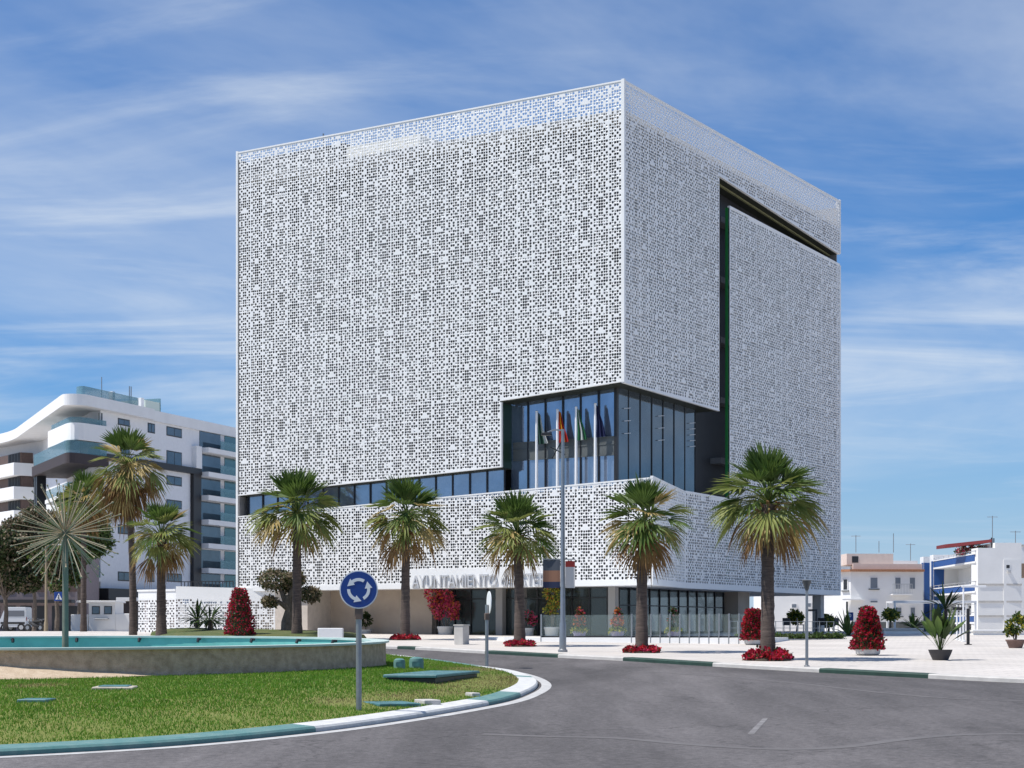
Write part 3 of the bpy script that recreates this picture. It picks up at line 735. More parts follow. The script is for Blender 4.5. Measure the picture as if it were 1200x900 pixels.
for a, b, z0, z1 in ((3.5,5.2,0,2.0),(6.4,8,.6,1.6),(9.5,12.4,0,1.2),(13.5,15,0,2.2)): mb.fbox(FR, a, b, zg-.1+z0, zg+z1, -7.6, -6.9)
mb.build('lobby_wall', mat('grey_lobby_wall', (.13,.12,.115), .8, var=.6, vscale=.5), th)
for u, n in ((FL.ux(561),-2.2),(FL.ux(745)+2.6,-2.2)):
    MB().fbox(FL, u-.22, u+.22, zg-.3, ZB+.02, n-.3, n+.1).build('column', mat('grey_column', (.26,.25,.24), .6), th)
u0, u1 = FR.ux(893), FR.ux(906)
MB().fbox(FR, u0, u1, zg-.3, ZB+.02, -2.6, -1.6).build('column', M['stone'], th)
MB().fbox(FR, uRe-.9, uRe-.3, zg-.3, ZB+.02, -1.6, -1.0).build('column', M['concrete'], th)
MB().prism([(p.x,p.y) for p in (inset(-.9,3), inset(-.9,uB), inset(-2.2,uB), inset(-2.2,3))], g(88)-.2, zg-.02).build('entrance_step', M['concrete'], th)
# lettering
fc = bpy.data.curves.new('lettering', 'FONT'); fc.body = 'AYUNTAMIENTO de ESTEPONA'; fc.size = 1.0; fc.extrude = .05; fc.resolution_u = 2; fc.space_character = 1.02
fo = bpy.data.objects.new('lettering_source', fc); COL.objects.link(fo); bpy.context.view_layer.update()
dg = bpy.context.evaluated_depsgraph_get(); tm = bpy.data.meshes.new_from_object(fo.evaluated_get(dg)); bpy.data.objects.remove(fo)
co = np.empty(len(tm.vertices)*3); tm.vertices.foreach_get('co', co); co = co.reshape(-1,3)
W = co[:,0].max()-co[:,0].min(); ul, ur = FL.ux(484), FL.ux(671); sx = (ul-ur)/W
zb_, zt_ = FL.px(578,687.3)[1], FL.px(578,672.5)[1]; cap = co[:,1].max()
uu = ul-(co[:,0]-co[:,0].min())*sx; zv = zb_+co[:,1]/cap*(zt_-zb_); nv = .07+co[:,2]
tm.vertices.foreach_set('co', np.stack([FL.o.x+uu*FL.u.x+nv*FL.n.x, FL.o.y+uu*FL.u.y+nv*FL.n.y, zv],1).ravel())
tm.materials.clear(); tm.materials.append(M['letter']); tm.update(); tm.name = 'lettering'; link('lettering', tm, th)
MB().tube([FL.pt(uLe-4.2,ZT-3,-3), FL.pt(uLe-4.2,ZT+1.3,-3)], .05, 6).build('lightning_rod', M['grey'], th)
# ------------------------------------------------------------------ vegetation helpers
def quads(name, c, size, mats, seed, parent=None, elong=1.7, up=0.0, mi=None, nrm=None):
    """one small folded leaf of two triangles pairs at every point of c"""
    rg = np.random.default_rng(seed); n = len(c)
    if n == 0: c = np.zeros((1,3)); n = 1
    d = rg.normal(size=(n,3)); d[:,2] += up
    if nrm is not None: d = d*.8+nrm*1.2
    d /= np.linalg.norm(d, axis=1)[:,None]
    r = rg.normal(size=(n,3)); s = np.cross(d, r); s /= np.linalg.norm(s, axis=1)[:,None]+1e-9
    k = size*rg.uniform(.6, 1.4, n)[:,None]
    v = np.empty((n,4,3)); v[:,0] = c; v[:,1] = c+d*k*elong*.5+s*k*.5; v[:,2] = c+d*k*elong; v[:,3] = c+d*k*elong*.5-s*k*.5
    v[:,1:4:2] += np.cross(d, s)[:,None,:]*k[:,None]*.18
    if mi is None: mi = rg.integers(0, len(mats), n)
    return npmesh(name, v.reshape(-1,3), np.arange(4*n), np.full(n,4), mats, mi, parent)
def blob_pts(rg, c, r, n, shell=.55):
    d = rg.normal(size=(n,3)); d /= np.linalg.norm(d, axis=1)[:,None]
    return np.array(c) + d*np.array(r)*(shell+(1-shell)*rg.uniform(0,1,n)**.6)[:,None]
def fan(mb, root, az, el, Lp, Lf, rr, m, n=15, spread=1.25, droop=.35):
    """a fan frond: bent stalk, then a fan of folded leaflets with drooping tips"""
    h = Vector((math.cos(az), math.sin(az), 0)); side = Vector((-h.y, h.x, 0)); mb.mat(m)
    d0 = h*math.cos(el)+Vector((0,0,math.sin(el))); sag = max(0.0, .32*math.cos(el))
    p1 = root+d0*Lp*.55; d1 = (d0-Vector((0,0,sag))).normalized(); hub = p1+d1*Lp*.45
    mb.tube([root, p1, hub], [.030,.022,.016], 4, False)
    ax = (d1-Vector((0,0,sag*.8))).normalized(); up = side.cross(ax); roll = rr.uniform(-.5,.5)
    sd = (side*math.cos(roll)+up*math.sin(roll)).normalized(); up = sd.cross(ax)
    for k in range(n):
        t = -spread+2*spread*k/(n-1)+rr.uniform(-.05,.05)
        d = (ax*math.cos(t)+sd*math.sin(t)+up*(.16-.22*abs(t)/spread)).normalized()
        L = Lf*(.72+.28*math.cos(t*.9))*rr.uniform(.88,1.06)
        w = (ax*-math.sin(t)+sd*math.cos(t)); w = (w-d*w.dot(d)).normalized(); nn = w.cross(d)
        wd = L*.044; g1 = droop*L*rr.uniform(.10,.25); g2 = droop*L*rr.uniform(.5,1.0)
        a = hub+d*L*.12; b = hub+d*L*.58-Vector((0,0,g1)); c = hub+d*L*.97-Vector((0,0,g2+g1*.5))
        f = nn*wd*.55
        mb.add([a-w*wd*.35, a+w*wd*.35, b-w*wd, b+f, b+w*wd, c, a+f*.4], [(0,6,3,2),(6,1,4,3),(2,3,5),(3,4,5)])
def palm(label, base, H, trunk_r, cr, seed, name='fan_palm', green=34, dead=26, skirt=.5, group='fan palms along the street', lean=(0,0), browner=0.0, flare=1.25, dk=3):
    rr = random.Random(seed); root = thing(name, label, 'palm tree', base, group)
    b = Vector((0,0,0)); top = Vector((lean[0], lean[1], H))
    n = 26; pts = [b.lerp(top, k/n)+Vector((lean[0]*-.3*math.sin(math.pi*k/n), 0, 0)) for k in range(n+1)]
    mb = MB(); rings = []
    for k, p in enumerate(pts):
        f = k/n; r = trunk_r*(1+(flare-1)*math.exp(-f*9)*1.0)*(1-.18*f)
        if f > .86: r *= 1+.45*(f-.86)/.14
        r *= 1+(.035 if k % 2 else -.02)
        rings.append([p+Vector((math.cos(2*math.pi*j/14)*r*rr.uniform(.955,1.045), math.sin(2*math.pi*j/14)*r*rr.uniform(.955,1.045), 0)) for j in range(14)])
    mb.loft(rings, True, True); mb.mat(1)
    for k in range(44):                          # cut leaf bases under the crown
        a = rr.uniform(0, 6.28); z = H-rr.uniform(.0,.9)*cr*.55; r = trunk_r*1.0
        q = Vector((top.x+math.cos(a)*r, top.y+math.sin(a)*r, z)); o = Vector((math.cos(a)*.16, math.sin(a)*.16, rr.uniform(-.05,.22)))
        mb.tube([q, q+o], [.05,.03], 4)
    t = mb.build('trunk', [M['trunk'], M['frond_dead']], None, True); t.parent = root
    mb = MB(); ga = 2.39996
    for i in range(green):
        f = i/(green-1); el = R(88-98*f+rr.uniform(-9,9)); az = i*ga+rr.uniform(-.35,.35)
        m = 0 if f < .42 or rr.random() < .30 else 1
        if f > .92 and rr.random() < .6: m = 2
        if rr.random() < browner*f*.6: m = 2
        lp = cr*(.26+.22*f)*rr.uniform(.75,1.25); lf = cr*(.60-.04*f)*rr.uniform(.85,1.12)
        fan(mb, top+Vector((0,0,.05*cr*(1-f))), az, el, lp, lf, rr, m, n=13, droop=.03+.28*f, spread=.66+.58*f)
    o = mb.build('crown', [M['frond'], M['frond_pale'], M['frond_gold']], None, fixn=False); o.parent = root
    mb = MB()
    for i in range(dead):
        f = i/max(1,dead-1); el = R(-8-(28+46*skirt)*f+rr.uniform(-9,9)); az = i*ga*1.01+rr.uniform(-.4,.4)
        m = 0 if rr.random() < .55-.5*f-browner*.3 else (1 if rr.random() < .75 else 2)
        if m == 2 and f > .55: m = 1
        k = (.40+.18*skirt)
        fan(mb, top-Vector((0,0,cr*.10*f)), az, el, cr*k*rr.uniform(.75,1.1), cr*k*.95*rr.uniform(.8,1.15), rr, m, n=11, droop=.55, spread=.9)
    o = mb.build('dead_fronds', [M['frond_gold'], M['frond_dead'], M['frond_pale']], None, fixn=False); o.parent = root
    return root
def flower_cone(label, base, h, r0, r1, seed, pot=None, m=('flower_red','flower_crimson')):
    rg = np.random.default_rng(seed); root = thing('flower_cone', label, 'flower tower', base, 'red flower towers on the plaza')
    z0 = .22 if pot else 0
    if pot: MB().lathe((0,0,0), [(r0*.62,0),(r0*.78,.06),(r0*.82,z0),(r0*.7,z0+.03)], 20).build('planter', pot, None, True).parent = root
    MB().lathe((0,0,0), [(r0*.85,z0)]+[(r0*.88+(r1-r0)*t**1.3*.95, z0+.03+(h-z0-.08)*t) for t in np.linspace(0,1,9)]+[(r1*.3,h-.03)], 14, wob=.08, seed=seed).build('core', M['leaf_dark'], None, True).parent = root
    n = 3400; t = rg.uniform(0,1,n)**1.1; a = rg.uniform(0,2*np.pi,n); lump = 1+.09*np.sin(a*5+t*14+seed)+.07*np.sin(a*9-t*23)+.05*np.sin(a*3+t*37)
    r = (r0+(r1-r0)*t**1.35)*lump*rg.uniform(.84,1.03,n); z = z0+(h-z0)*t
    top = t > .95; r = np.where(top, r*rg.uniform(0,1,n), r)
    c = np.stack([r*np.cos(a), r*np.sin(a), z],1); nr = np.stack([np.cos(a), np.sin(a), .5+0*a],1)
    mi = rg.choice(3, n, p=[.42,.32,.26])
    o = quads('blossoms', c, .075, [M[m[0]], M[m[1]], M['leaf_dark']], seed, None, 1.2, mi=mi, nrm=nr); o.parent = root
    return root
def flower_bed(label, c, r, seed, n=1500, h=.16, mats=('flower_red','flower_crimson','leaf_dark')):
    rg = np.random.default_rng(seed); root = thing('flower_bed', label, 'flower bed', c, 'red flower beds round the palms')
    MB().lathe((0,0,0), [(r,0),(r*.96,.05),(r*.6,h*.55),(.1,h*.6)], 20, wob=.1, seed=seed).build('soil_mound', M['soil'], None, True).parent = root
    a = rg.uniform(0,2*np.pi,n); q = np.sqrt(rg.uniform(.08,1,n))*r*(1+.12*np.sin(a*4+seed)); z = .05+h*rg.uniform(.3,1.2,n)*(1-(q/r)**4*.6)*(1+.5*np.sin(a*6+seed*2))
    o = quads('blossoms', np.stack([q*np.cos(a), q*np.sin(a), np.maximum(z,.03)],1), .085, [M[k] for k in mats], seed, None, 1.2, up=.6, mi=rg.choice(3,n,p=[.5,.35,.15])); o.parent = root
    return root
# ------------------------------------------------------------------ street palms and flowers
def pbase(x, d, z=0): return (((x-HX)/F*d), d, g(d)+PZ+z)
def hpx(y_top, d, zb): return CZ-(y_top-HY)/F*d-zb
specs = [ # label, base x, depth, y of crown heart, crown reach px, trunk px, lean px
 ('shortest-trunked fan palm growing from the grass mound beside the olive tree', 348, 89, 602, 60, 6.0, 0),
 ('fan palm with brown leaf skirt just right of the round blue sign', 475, 88.5, 608, 55, 5.8, 1),
 ('fan palm in front of the town hall lettering', 609, 77, 628, 55, 6.8, -3),
 ('fan palm before the rounded lower corner of the town hall', 752, 68.5, 615, 62, 7.6, 3),
 ('largest fan palm with golden drooping leaves beside the red flower tower', 900, 60.2, 590, 75, 9.0, 3)]
for i, (lab, x, d, yc, reach, tp, ln) in enumerate(specs):
    b = pbase(x, d, .3 if i == 0 else 0); H = hpx(yc, d, b[2])
    palm(lab, b, H, tp/F*d*.92, reach/F*d*1.08, 11+i*7, lean=(ln/F*d, .1*i), green=[44,40,46,42,52][i], dead=[6,11,7,9,11][i], skirt=[.25,.55,.3,.5,.4][i], browner=.25 if i in (1,3) else .1)
    if i: flower_bed('bed of red flowers round the foot of the ' + ['', 'palm right of the blue roundabout sign', 'palm before the lettering', 'palm before the rounded lower corner', 'palm beside the red flower tower'][i], b, [0,.74,.7,.76,.82][i], 40+i, h=.13 if i != 4 else .22, n=1500 if i != 4 else 2200)
for lab, x, d, yc, reach, tp, sk, br, gd, dd in (('tall fan palm with thick brown skirt before the apartments', 156, 100, 545, 48, 4.6, 1.2, .75, 30, 34),
                             ('shorter fan palm before the perforated garden wall', 189, 96, 630, 47, 6.3, .5, .3, 42, 12),
                             ('slender palm behind the spiky fountain ball', 98, 116, 588, 38, 3.8, .6, .3, 28, 20)):
    b = pbase(x, d); palm(lab, b, hpx(yc, d, b[2]), tp/F*d*.9, reach/F*d*1.08, int(x), group='palms left of the town hall', skirt=sk, browner=br, green=gd, dead=dd, lean=((-8 if x == 156 else 0)/F*d, 0))
# grass mound, towers of flowers, olive tree, small cycads
def mound(name, pl, h, m, lab):
    c = Vector((sum(p[0] for p in pl)/len(pl), sum(p[1] for p in pl)/len(pl)))
    mb = MB(); z = lambda p: g(p[1])+PZ
    rings = [[(c.x+(x-c.x)*k, c.y+(y-c.y)*k, g(y)+PZ+hh) for x, y in pl] for k, hh in ((1,-.02),(.97,h*.55),(.85,h*.9),(.5,h*1.15),(.05,h*1.2))]
    mb.loft(rings, False, True); o = mb.build(name, m, None, True); return tag(o, lab, 'grass mound')
def ell(cx, cy, rx, ry, n=28, w=.08, s=0):
    r2 = random.Random(s); return [(cx+rx*(1+r2.uniform(-w,w))*math.cos(2*math.pi*k/n), cy+ry*(1+r2.uniform(-w,w))*math.sin(2*math.pi*k/n)) for k in range(n)]
M['mound'] = mat('mound_grass', (.05,.085,.02), .95, col2=(.12,.12,.04), vscale=2, bump=.6, bscale=20)
mound('grass_mound', ell(onx(300,90).x, 91.5, 5.4, 4.2, s=1), .34, M['mound'], 'low grass mound under the olive tree and red tower')
mound('grass_mound', ell(onx(222,100).x, 100, 2.2, 2.6, s=2), .32, M['mound'], 'small grass mound carrying the two cycads')
flower_cone('crimson flower tower left of the olive tree', (onx(281,88.3).x, 88.3, g(88.3)+PZ+.25), 2.35, .72, .28, 3, m=('flower_crimson','flower_red'))
q = G(883,759); flower_cone('red flower tower half hidden by the largest palm', (q.x,q.y,q.z+PZ), 1.62, .52, .30, 4, pot=M['potwhite'])
q = G(1017,772); flower_cone('red flower tower on a white pot in the open plaza', (q.x,q.y,q.z+PZ), 1.78, .57, .2, 5, pot=M['potwhite'])
def olive():
    d = 92; b = (onx(338,d).x, d, g(d)+PZ+.36); root = thing('olive_tree', 'clipped olive tree with brown leaf clumps on the mound', 'olive tree', b)
    s = d/F; mb = MB(); rg = np.random.default_rng(9)
    mb.tube([(0,0,-.1),(-.08,0,.5),(.05,.1,1.1),(-.05,0,1.9)], [.42,.30,.25,.18], 9)
    tips = [(-.75,.1,2.7,.85),(.35,-.1,2.75,.55),(1.1,.2,1.95,.62),(-.95,-.2,1.55,.42),(.1,.4,2.35,.5)]
    for x, y, z, r in tips: mb.tube([(-.03,.03,1.2),(x*.5,y*.5,(1.5+z)/2),(x,y,z-.1)], [.17,.11,.05], 6)
    mb.build('trunk', M['bark'], None, True).parent = root
    pts = np.concatenate([blob_pts(rg,(x,y,z),(r,r,r*.72),int(1500*r),.5) for x,y,z,r in tips])
    quads('crown', pts, .09, [M['leaf_olive'], M['leaf_olive'], M['leaf_dark']], 8, None, 1.9).parent = root
olive()
def strapplant(name, label, cat, base, n, L, w, m, seed, el=(20,80), pot=None, group=None, trunk=0, paddle=False):
    rr = random.Random(seed); root = thing(name, label, cat, base, group); z0 = 0
    if pot: pm, pr, ph, pb = pot; MB().lathe((0,0,0), [(pb,0),(pr*.94,ph*.7),(pr,ph*.9),(pr*1.04,ph),(pr*.9,ph),(pr*.88,ph*.93)], 20).build('pot', pm, None, True).parent = root; z0 = ph*.9
    if trunk: MB().tube([(0,0,0),(.03,0,trunk)], [.14,.11], 8).build('trunk', M['trunk'], None, True).parent = root; z0 += trunk
    mb = MB()
    for i in range(n):
        az = i*2.4+rr.uniform(-.3,.3); e = R(rr.uniform(*el)); l = L*rr.uniform(.7,1.1); h = Vector((math.cos(az),math.sin(az),0)); sd = Vector((-h.y,h.x,0)); mb.mat(rr.randrange(len(m)))
        p = Vector((h.x*.05,h.y*.05,z0)); pts = [p]; d = h*math.cos(e)+Vector((0,0,math.sin(e)))
        for k in range(5): d = (d-Vector((0,0,.16*math.cos(e)+.03))).normalized(); p = p+d*l/5; pts.append(p)
        ww = [.012,.012,.014,w,w*.9,.01] if paddle else [w*.25,w*.5,w*.95,w,w*.7,.01]
        L_, R_ = [q-sd*k for q,k in zip(pts,ww)], [q+sd*k for q,k in zip(pts,ww)]; C_ = [q-Vector((0,0,k*.35)) for q,k in zip(pts,ww)]
        for k in range(5): mb.add([L_[k],C_[k],C_[k+1],L_[k+1]],[(0,1,2,3)]).add([C_[k],R_[k],R_[k+1],C_[k+1]],[(0,1,2,3)])
    mb.build('leaves', m, None, fixn=False).parent = root; return root
for x, d, s, lab in ((231,101,1,'left cycad'),(246,99,2,'right cycad')):
    strapplant('cycad', ['short spreading cycad nearest the garden palm','short spreading cycad nearest the crimson flower tower'][s-1], 'cycad', (onx(x,d).x,d,g(d)+PZ+.3), 40, 1.25, .07, [M['leaf_dark'],M['leaf']], s, (0,75), trunk=.55, group='cycads by the garden wall')
def bush(name, label, cat, base, blobs, dens, size, mats, seed, pot=None, group=None, p=None):
    rg = np.random.default_rng(seed); root = thing(name, label, cat, base, group); z0 = 0
    if pot:
        pm, pr, ph, pb = pot; MB().lathe((0,0,0), [(pb,0),(pr*.94,ph*.75),(pr*1.03,ph*.85),(pr*1.03,ph),(pr*.88,ph),(pr*.86,ph*.93)], 18).build('pot', pm, None, True).parent = root; z0 = ph*.85
    mb = MB()
    for x, y, z, r in blobs: mb.tube([(x*.1,y*.1,z0*.9),(x*.6,y*.6,(z0+z)/2),(x,y,z)], [.03,.022,.012], 5)
    mb.build('stems', M['bark'], None, True).parent = root
    pts = np.concatenate([blob_pts(rg,(x,y,z),(r,r,r*.85),int(dens*r*r)+8,.35) for x,y,z,r in blobs])
    n = len(pts); quads('foliage', pts, size, mats, seed, None, 1.5, mi=rg.choice(len(mats), n, p=p) if p else None).parent = root
    return root
q = G(1102,778)
strapplant('bird_of_paradise', 'big-leaved plant in a dark bowl on the open plaza', 'potted plant', (q.x,q.y,q.z+PZ), 30, 1.5, .13, [M['leaf'],M['leaf_dark'],M['leaf']], 5, (50,89), paddle=True, pot=(M['potdark'],.40,.36,.26))
q = G(1190,763); bush('potted_shrub', 'leafy yellow-green shrub in a brown pot at right edge', 'potted plant', (q.x,q.y,q.z+PZ), [(0,0,.95,.36),(.15,0,1.25,.26),(-.16,.1,.75,.3)], 2600, .09, [M['leaf'],M['leaf_yellow'],M['leaf_dark']], 6, pot=(M['terracotta'],.40,.36,.27), p=[.5,.25,.25])
# platform with glass railing in front of the ground floor, and its potted plants
A_, B_ = Vector((onx(590,86).x,86.0)), Vector((onx(893,80.5).x,80.5)); ZPF = 2.02
FP = Fr(A_, B_-A_); LP = (B_-A_).length
back = [FR.pt(uGe+1,0,-2.3)[:2], FL.pt(3,0,-2.5)[:2], FL.pt(12,0,-2.4)[:2]]
o = MB().prism([tuple(A_), tuple(B_), (B_.x+2.3,B_.y+7)]+[tuple(p) for p in back], 1.5, ZPF).build('platform', M['white']); struct(o)
gr = thing('glass_railing', 'glass railing along the white plinth before the town hall', 'railing', (A_.x,A_.y,ZPF))
mb = MB(); n = 14; us = [6.2+(LP-.15-6.2)*k/n if k else 2.0 for k in range(n+1)]
for a, b in zip(us, us[1:]):
    MB().fbox(FP, a+.02, b-.02, ZPF+.08, ZPF+1.08, -.12, -.105).build('glass_panel', M['clear_glass'], gr)
for u in us: MB().fbox(FP, u-.02, u+.02, ZPF-.3, ZPF+1.12, -.10, -.03 if False else .012).build('post', M['grey'], gr)
MB().fbox(FP, us[0], us[-1], ZPF+.004, ZPF+.075, -.135, -.10).build('base_rail', M['black'], gr)
for i, (x, lab, mats, p) in enumerate(((672,'potted plant with orange and purple flowers nearest the street lamp',['flower_orange','leaf_dark','flower_crimson'],[.25,.55,.2]),
                         (717,'potted plant topped with orange flowers left of the corner palm',['flower_orange','flower_crimson','leaf_dark'],[.4,.2,.4]),
                         (783,'dark potted conical shrub right of the corner palm',['leaf_dark','leaf_dark','flower_crimson'],[.5,.42,.08]))):
    d = FP.px(x,700); pp = FP.pt(d[0], ZPF, -.75)
    r = bush('potted_shrub', lab, 'potted plant', pp, [(0,0,.75,.28),(.05,0,1.05,.22),(0,0,1.3,.15)], 3600, .075, [M[k] for k in mats], 20+i, pot=(M['potlilac'],.34,.30,.24), group='potted shrubs behind the glass railing', p=p)
    rg = np.random.default_rng(i); a = rg.uniform(0,6.28,420); rr_ = rg.uniform(.2,.42,420)
    quads('trailing_leaves', np.stack([rr_*np.cos(a), rr_*np.sin(a), .38-(rr_-.3)*.5+rg.uniform(-.06,.06,420)],1), .07, [M['leaf_yellow'],M['leaf']], 50+i).parent = r
# entrance shrubs
p = FL.pt(FL.ux(503), zg, -1.6)
bush('bougainvillea', 'pink bougainvillea in a white pot left of the entrance', 'bougainvillea', p, [(-.65,0,2.45,.5),(.1,0,2.3,.45),(-.5,.1,1.75,.5),(.35,0,1.7,.55),(.5,-.1,1.25,.35),(-.35,0,1.3,.35)], 1500, .10, [M['flower_pink'],M['flower_orange'],M['leaf_dark']], 31, pot=(M['potwhite'],.46,.6,.36), p=[.62,.2,.18])
p = FL.pt(FL.ux(630), zg, -1.5)
bush('potted_shrub', 'yellow-green shrub in a white pot behind the lettering palm', 'potted plant', p, [(0,0,2.4,.45),(.25,0,1.9,.5),(-.05,.1,1.5,.4),(.2,0,2.75,.3)], 1500, .09, [M['leaf_yellow'],M['leaf'],M['flower_orange']], 32, pot=(M['potwhite'],.42,.55,.34), p=[.5,.4,.1])
p = FL.pt(FL.ux(600), zg, -1.7)
bush('potted_shrub', 'small pink flowering shrub behind the lettering palm', 'potted plant', p, [(0,0,1.2,.3),(.2,0,.9,.3)], 1500, .09, [M['flower_pink'],M['leaf_dark']], 33, pot=(M['potwhite'],.34,.5,.28))
p = FL.pt(FL.ux(407), zg, -1.8)
bush('potted_shrub', 'dark round shrub in a grey pot before the beige stone wall', 'potted plant', p, [(0,0,.95,.36),(0,0,1.25,.26)], 2200, .09, [M['leaf_dark']], 34, pot=(M['potwhite'],.36,.42,.28))
# ------------------------------------------------------------------ fountain and spiky ball
ft = thing('fountain', 'round fountain pool with pebbled wall and turquoise basin', 'fountain', (PC.x,PC.y,1.0))
def rr_ring(r, zf, n=96): return [(PC.x+r*math.cos(2*math.pi*k/n), PC.y+r*math.sin(2*math.pi*k/n), zf(PC.x+r*math.cos(2*math.pi*k/n), PC.y+r*math.sin(2*math.pi*k/n))) for k in range(n)]
gz_ = lambda x, y: g(y)-.1
MB().loft([rr_ring(PR,gz_), rr_ring(PR,lambda x,y: rim_z(x,y)-.05)]).build('wall', M['fountain_wall'], ft, True)
MB().loft([rr_ring(PR,lambda x,y: rim_z(x,y)-.06), rr_ring(PR+.10,lambda x,y: rim_z(x,y)-.055), rr_ring(PR+.10,rim_z), rr_ring(PR-.45,rim_z), rr_ring(PR-.45,lambda x,y: rim_z(x,y)-.06)]).build('rim', M['rim'], ft)
MB().loft([rr_ring(PR-.40,lambda x,y: rim_z(x,y)-.06), rr_ring(PR-.40,lambda x,y: 1.3)], False, True).build('basin', M['pool_tile'], ft, True)
o = MB().prism([(p[0],p[1]) for p in rr_ring(PR-.45,gz_)], 1.52, 1.62).build('water', M['water'], ft)
for k in range(26):
    a = 2*math.pi*(k+.35)/26; x, y = PC.x+(PR-.5)*math.cos(a), PC.y+(PR-.5)*math.sin(a); z = rim_z(x,y)
    ix, iy = -math.cos(a), -math.sin(a)
    MB().tube([(x,y,z-.10),(x+ix*.14,y+iy*.14,z-.10),(x+ix*.18,y+iy*.18,z-.2)], [.045,.06,.05], 8).build('pool_lamp', M['black'], ft)
sc_ = thing('fountain_ball', 'spiky fountain ball of beige pipes on a green pole', 'fountain sculpture', (PC.x,PC.y,1.55))
hubz = CZ-(625-HY)/F*52-1.55
def local(mb, name, m, par, smooth=True):
    o = mb.build(name, m, None, smooth); o.parent = par; return o
local(MB().lathe((0,0,0), [(.22,-.3),(.22,.12),(.10,.16),(.085,hubz-.3),(.075,hubz-.1)], 14), 'pole', M['patina'], sc_)
local(MB().lathe((0,0,hubz), [(.02,-.13),(.1,-.1),(.14,0),(.1,.1),(.02,.13)], 14), 'hub', M['patina'], sc_)
rodm = MB().tube([(.1,0,0),(1.60,0,0)], [.014,.011], 5).tube([(1.59,0,0),(1.65,0,0)], [.024,.024], 6); rod0 = None
for i in range(98):
    z = 1-2*(i+.5)/98
    if z < -.93: continue
    a = i*2.39996; d = Vector((math.sqrt(1-z*z)*math.cos(a), math.sqrt(1-z*z)*math.sin(a), z)); d = (d+Vector((rnd.uniform(-.06,.06),)*3)).normalized()
    if rod0 is None: rod0 = rodm.build('spray_pipe', M['rod'], None, True); o = rod0
    else: o = rod0.copy(); COL.objects.link(o)
    o.parent = sc_; o.location = (0,0,hubz); o.rotation_euler = d.to_track_quat('X','Z').to_euler(); s = rnd.uniform(.93,1.07); o.scale = (s,1,1)
# pale bank added in place of the sunlit foot of the wall
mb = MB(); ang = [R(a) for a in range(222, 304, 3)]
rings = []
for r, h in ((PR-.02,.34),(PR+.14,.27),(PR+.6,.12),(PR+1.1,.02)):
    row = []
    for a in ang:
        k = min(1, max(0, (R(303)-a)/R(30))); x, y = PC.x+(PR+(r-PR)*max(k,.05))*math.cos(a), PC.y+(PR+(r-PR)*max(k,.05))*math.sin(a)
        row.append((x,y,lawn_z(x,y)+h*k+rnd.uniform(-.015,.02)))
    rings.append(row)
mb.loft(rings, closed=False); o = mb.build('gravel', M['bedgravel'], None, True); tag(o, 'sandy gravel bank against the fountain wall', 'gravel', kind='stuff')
# ------------------------------------------------------------------ covers in the lawn
def lawn_pt(x, y):
    lo, hi = 15., 80.
    for _ in range(50):
        m = (lo+hi)/2; X = (x-HX)/F*m
        z = .0198*m+.12+.22*(lambda t: t*t*(3-2*t))(min(1,kdist(X,m)/5))
        if CZ-(y-HY)/F*m > z: lo = m
        else: hi = m
    return Vector(((x-HX)/F*lo, lo, z))
def cover(label, x, y, w, l, rot, frame, lid, h=.05, fr=.12):
    p = lawn_pt(x, y); root = thing('manhole_cover', label, 'utility cover', p, 'utility covers in the lawn')
    root.rotation_euler = (0,0,rot)
    if frame: local(MB().bev(-w/2-fr, w/2+fr, -l/2-fr, l/2+fr, -.1, h, .02), 'frame', frame, root, False)
    local(MB().bev(-w/2, w/2, -l/2, l/2, -.05, h+.022, .012), 'lid', lid, root, False)
    return root
cover('teal square cover in a sandy concrete frame by the gravel bank', 135, 807, .62, .75, .1, M['cover_edge'], M['teal_metal'])
cover('faded teal cover sunk in bare earth left of the framed cover', 43, 822, .55, .7, 0, None, M['teal_metal'], .03)
cover('blue-green cover beside the foot of the roundabout sign', 458, 826, .85, 1.3, .35, None, M['teal_metal'], .03)
cover('white concrete slab right of the blue-green cover', 501, 825, .36, .6, .4, None, M['concrete'], .07)
cover('small pale slab next to the white kerb', 554, 816, .2, .4, .4, None, M['concrete'], .06)
p = lawn_pt(497, 797); root = thing('access_hatch', 'large raised teal hatch lid on the lawn', 'hatch', p); root.rotation_euler = (0,0,R(-12))
local(MB().bev(-.62,.62,-1.3,3.2,-.15,.10,.02), 'kerb_frame', M['black'], root, False); local(MB().bev(-.68,.68,-1.36,3.26,.101,.17,.02), 'lid', M['teal_metal'], root, False)
for x, w, h, lab in ((468,.30,.30,'lower teal valve box beside the fountain wall'),(488,.38,.34,'taller rounded teal valve box behind the hatch')):
    p = lawn_pt(x, 783.5); root = thing('valve_box', lab, 'valve box', p, 'teal valve boxes')
    local(MB().lathe((0,0,-.05), [(w*.55,0),(w*.55,h*.8),(w*.5,h),(w*.3,h*1.12),(.02,h*1.14)], 10, sx=1, sy=.9), 'housing', M['teal_paint'], root)
    local(MB().bev(-w*.3,w*.3,-w*.52,-w*.49,.06,h*.6,.01), 'door', M['teal_metal'], root, False)
